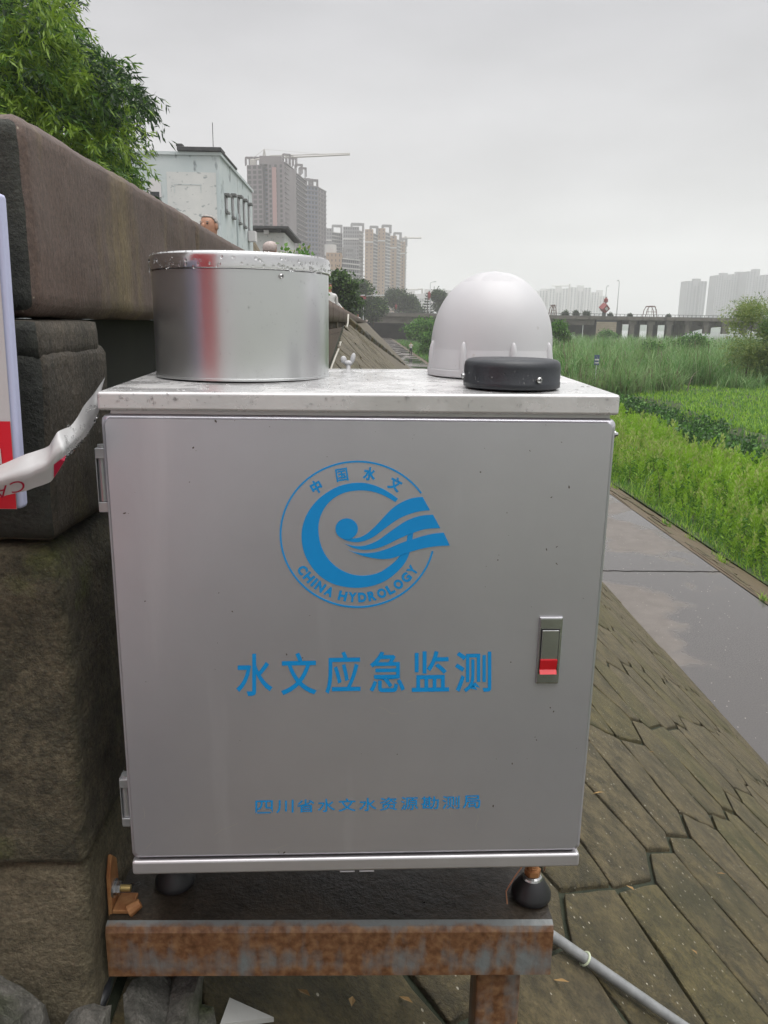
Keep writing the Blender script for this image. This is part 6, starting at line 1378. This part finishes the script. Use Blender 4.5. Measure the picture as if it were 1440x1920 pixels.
# wooded bank beyond the river
q = MB(); V = []; n = 60
for k in range(n + 1):
    x = -300 + k * 30; h = 9 + 7 * mnoise.noise(Vector((k * 0.35, 0, 4))); V += [(x, 1085, -5), (x, 1100, max(3, h) - 4), (x, 1160, -5)]
q.add(V, [(3 * k, 3 * k + 3, 3 * k + 4, 3 * k + 1) for k in range(n)] + [(3 * k + 1, 3 * k + 4, 3 * k + 5, 3 * k + 2) for k in range(n)])
tag(q.build('far_bank', net_green, smooth=True), kind='structure')

# ------------------------------------------------------------------ people
def person(label, loc, rz, h, shirt, trousers, hair, pose='stand', bald=False, group=None, lean=0.0, skin=skin_m):
    t = thing('person', label, 'person', loc, rz, group); s = h / 1.68
    # +x is the person's right... the figure faces -y
    J = {'pelvis': (0, 0, 0.93), 'waist': (0, -0.01 - lean * 0.3, 1.06), 'chest': (0, -lean * 0.7, 1.27), 'nb': (0, -lean, 1.41), 'neck': (0, -lean - 0.01, 1.47), 'h1': (0, -lean - 0.02, 1.53), 'h2': (0, -lean - 0.015, 1.60), 'h3': (0, -lean - 0.0, 1.655)}
    Rr = {'pelvis': (0.155, 0.115), 'waist': (0.145, 0.105), 'chest': (0.165, 0.115), 'nb': (0.10, 0.075), 'neck': (0.052, 0.052), 'h1': (0.066, 0.078), 'h2': (0.073, 0.088), 'h3': (0.055, 0.065)}
    Ed = [('pelvis', 'waist'), ('waist', 'chest'), ('chest', 'nb'), ('nb', 'neck'), ('neck', 'h1'), ('h1', 'h2'), ('h2', 'h3')]
    for sd, x in (('l', -1), ('r', 1)):
        J['hip' + sd] = (0.09 * x, 0, 0.86); J['kn' + sd] = (0.095 * x, -0.02, 0.48); J['an' + sd] = (0.095 * x, 0.01, 0.09); J['to' + sd] = (0.10 * x, -0.13, 0.035)
        Rr.update({'hip' + sd: (0.095, 0.10), 'kn' + sd: (0.06, 0.06), 'an' + sd: (0.042, 0.045), 'to' + sd: (0.04, 0.03)})
        J['sh' + sd] = (0.18 * x, -lean * 0.9, 1.37); Rr['sh' + sd] = (0.06, 0.06)
        if pose == 'stand': J['el' + sd] = (0.24 * x, 0.02, 1.10); J['wr' + sd] = (0.25 * x, -0.06, 0.86); J['ha' + sd] = (0.25 * x, -0.09, 0.77)
        elif pose == 'rail': J['el' + sd] = (0.24 * x, -lean - 0.16, 1.16); J['wr' + sd] = (0.10 * x, -lean - 0.32, 1.14); J['ha' + sd] = (0.03 * x, -lean - 0.36, 1.14)
        else: J['el' + sd] = (0.23 * x, -0.10, 1.13); J['wr' + sd] = (0.10 * x, -0.24, 1.36); J['ha' + sd] = (0.06 * x, -0.24, 1.45)
        Rr.update({'el' + sd: (0.042, 0.042), 'wr' + sd: (0.028, 0.028), 'ha' + sd: (0.036, 0.022)})
        Ed += [('pelvis', 'hip' + sd), ('hip' + sd, 'kn' + sd), ('kn' + sd, 'an' + sd), ('an' + sd, 'to' + sd), ('chest', 'sh' + sd), ('sh' + sd, 'el' + sd), ('el' + sd, 'wr' + sd), ('wr' + sd, 'ha' + sd)]
    names = list(J); me = bpy.data.meshes.new('body_cage'); me.from_pydata([tuple(Vector(J[k]) * s) for k in names], [(names.index(a), names.index(b_)) for a, b_ in Ed], [])
    o = bpy.data.objects.new('body_cage', me); COL.objects.link(o); sk = o.modifiers.new('skin', 'SKIN'); sk.use_smooth_shade = True
    for i, k in enumerate(names): d = me.skin_vertices[0].data[i]; d.radius = (Rr[k][0] * s, Rr[k][1] * s); d.use_root = (k == 'pelvis')
    o.modifiers.new('sub', 'SUBSURF').levels = 2; o.modifiers['sub'].render_levels = 2
    bpy.context.view_layer.update(); m2 = bpy.data.meshes.new_from_object(o.evaluated_get(bpy.context.evaluated_depsgraph_get())); bpy.data.objects.remove(o)
    m2.name = 'body'; m2.materials.clear()
    for m in (skin, shirt, trousers, rubber): m2.materials.append(m)
    ids = []
    wrists = [Vector(J['wr' + sd]) * s for sd in 'lr']; hands = [Vector(J['ha' + sd]) * s for sd in 'lr']; elb = [Vector(J['el' + sd]) * s for sd in 'lr']
    for p in m2.polygons:
        c = p.center; z = c.z / s
        k = 2 if z < 0.96 else 1
        if z > 1.435: k = 0
        if z < 0.10: k = 3
        for w_, hnd, e_ in zip(wrists, hands, elb):
            ax_ = (hnd - e_).normalized(); tt = (c - e_).dot(ax_)
            if tt > 0.06 * s and ((c - e_) - ax_ * tt).length < 0.085 * s and abs(c.x) > 0.02: k = 0 if (c - w_).length < 0.25 * s and (abs(c.x) > 0.17 * s or c.y < -0.13 * s) else k
        ids.append(k)
    m2.polygons.foreach_set('material_index', ids); m2.polygons.foreach_set('use_smooth', [True] * len(m2.polygons))
    b_ = bpy.data.objects.new('body', m2); COL.objects.link(b_); b_.parent = t
    H0 = Vector((0, -lean - 0.012, 1.585)) * s
    tree_ = BVHTree.FromPolygons([v.co.copy() for v in m2.vertices], [tuple(p.vertices) for p in m2.polygons])
    def skin_pt(d, off=0.0):                          # where the head's surface lies in a direction
        d = Vector(d).normalized(); hit = tree_.ray_cast(H0 + d * 0.3 * s, -d)
        return (hit[0] if hit[0] is not None else H0 + d * 0.08 * s) + d * off * s
    q = MB(); q.ball(skin_pt((0, -1, -0.16), -0.004), 0.013 * s, 0.020 * s, 0.026 * s, 8, 6); q.build('nose', skin, b_, smooth=True)
    for x in (-1, 1):
        q = MB(); q.ball(skin_pt((x, 0.08, -0.10), 0.002), 0.010 * s, 0.020 * s, 0.032 * s, 8, 6); q.build('ear', skin, b_, smooth=True)
        q = MB(); q.ball(skin_pt((0.40 * x, -1, 0.10), -0.003), 0.013 * s, 0.007 * s, 0.006 * s, 8, 6); q.build('eye', eye_m, b_, smooth=True)
        q = MB(); q.ball(skin_pt((0.40 * x, -1, 0.32), -0.001), 0.018 * s, 0.006 * s, 0.004 * s, 8, 6); q.build('eyebrow', hair, b_, smooth=True)
    q = MB(); q.ball(skin_pt((0, -1, -0.62), -0.003), 0.022 * s, 0.006 * s, 0.005 * s, 8, 6); q.build('mouth', MATS.get('lips') or mat('lips', (0.25, 0.09, 0.07), rough=0.5), b_, smooth=True)
    q = MB(); q.ball((0, 0, 0), 1, 1, 1, 28, 20)
    fc = []
    for f in q.f:
        c = sum((Vector(q.v[i]) for i in f), Vector()) / len(f); front = c.y < -0.25
        line = (0.72 if bald else 0.50) if front else (-0.35 if c.y > 0.2 else -0.05 + 0.45 * max(0, -c.y) + (0.25 if bald and c.y < 0 else 0))
        if c.z > line: fc.append(f)
    q.v = [tuple(skin_pt(v, (0.006 if not bald else 0.004) + 0.0025 * mnoise.noise(Vector(v) * 6))) for v in q.v]
    used = sorted({i for f in fc for i in f}); new = {}; pos_ = {}
    for i in used:                                    # weld the cap's shared points, drop the unused ones
        k_ = tuple(round(x, 6) for x in q.v[i]); pos_.setdefault(k_, len(pos_)); new[i] = pos_[k_]
    fc = [tuple(dict.fromkeys(new[i] for i in f)) for f in fc]; fc = [f for f in fc if len(f) > 2]; q.v = list(pos_)
    q.f = fc; q.m = [0] * len(fc); hr = q.build('hair', hair, b_, smooth=True); so = hr.modifiers.new('s', 'SOLIDIFY'); so.thickness = 0.012 * s; so.offset = 0
    return t
def place_head(px, py_top, yd, h): p = onY(px, py_top, yd); return (p.x, yd, p.z - h * 0.992)
ZP = -0.82
p = onY(393, 400, 6.8); person('elderly man with receding grey hair looking over the coping, face half hidden', (p.x, 6.8, p.z - 1.70), math.radians(-24), 1.70, grey_cloth, dark_cloth, grey_hair, bald=True)
p = onY(505, 449, 8.0); person('grey-haired head seen from behind just above the gauge rim', (p.x, 8.0, p.z - 1.58), math.radians(160), 1.58, grey_cloth, dark_cloth, pale_hair)
p = onY(617, 529, 21); person('dark-haired man in white shirt half hidden by the gauge', (p.x, 21, p.z - 1.72), math.radians(30), 1.72, white_cloth, dark_cloth, black_hair)
p = onY(624, 556, 33); person('woman in white blouse leaning on the far balustrade', (p.x, 33, p.z - 1.55), math.radians(60), 1.58, white_cloth, dark_cloth, black_hair, 'rail', lean=0.16)
p = onY(671, 588, 62); person('small distant figure in pale clothes at the balustrade below the lamp posts', (p.x, 62, p.z - 1.62), math.radians(20), 1.62, white_cloth, grey_cloth, black_hair)
p = onZ(770, 667.5, ZW); person('man in white shirt and dark trousers standing on the wet walkway', (p.x, p.y, ZW), math.radians(5), 1.68, white_cloth, dark_cloth, black_hair, 'phone')

# ------------------------------------------------------------------ haze
hz = bpy.data.materials.new('river_haze'); hz.use_nodes = True; t = hz.node_tree; t.nodes.clear()
o_ = N(t, 'ShaderNodeOutputMaterial'); v_ = N(t, 'ShaderNodeVolumePrincipled'); v_.inputs['Color'].default_value = (0.985, 0.985, 0.99, 1); v_.inputs['Density'].default_value = 0.00055; v_.inputs['Anisotropy'].default_value = 0.0
t.links.new(v_.outputs[0], o_.inputs['Volume'])
q = MB(); q.box(-920, 1520, -320, 1420, -5.75, 135); h = q.build('haze', hz); tag(h, kind='stuff')
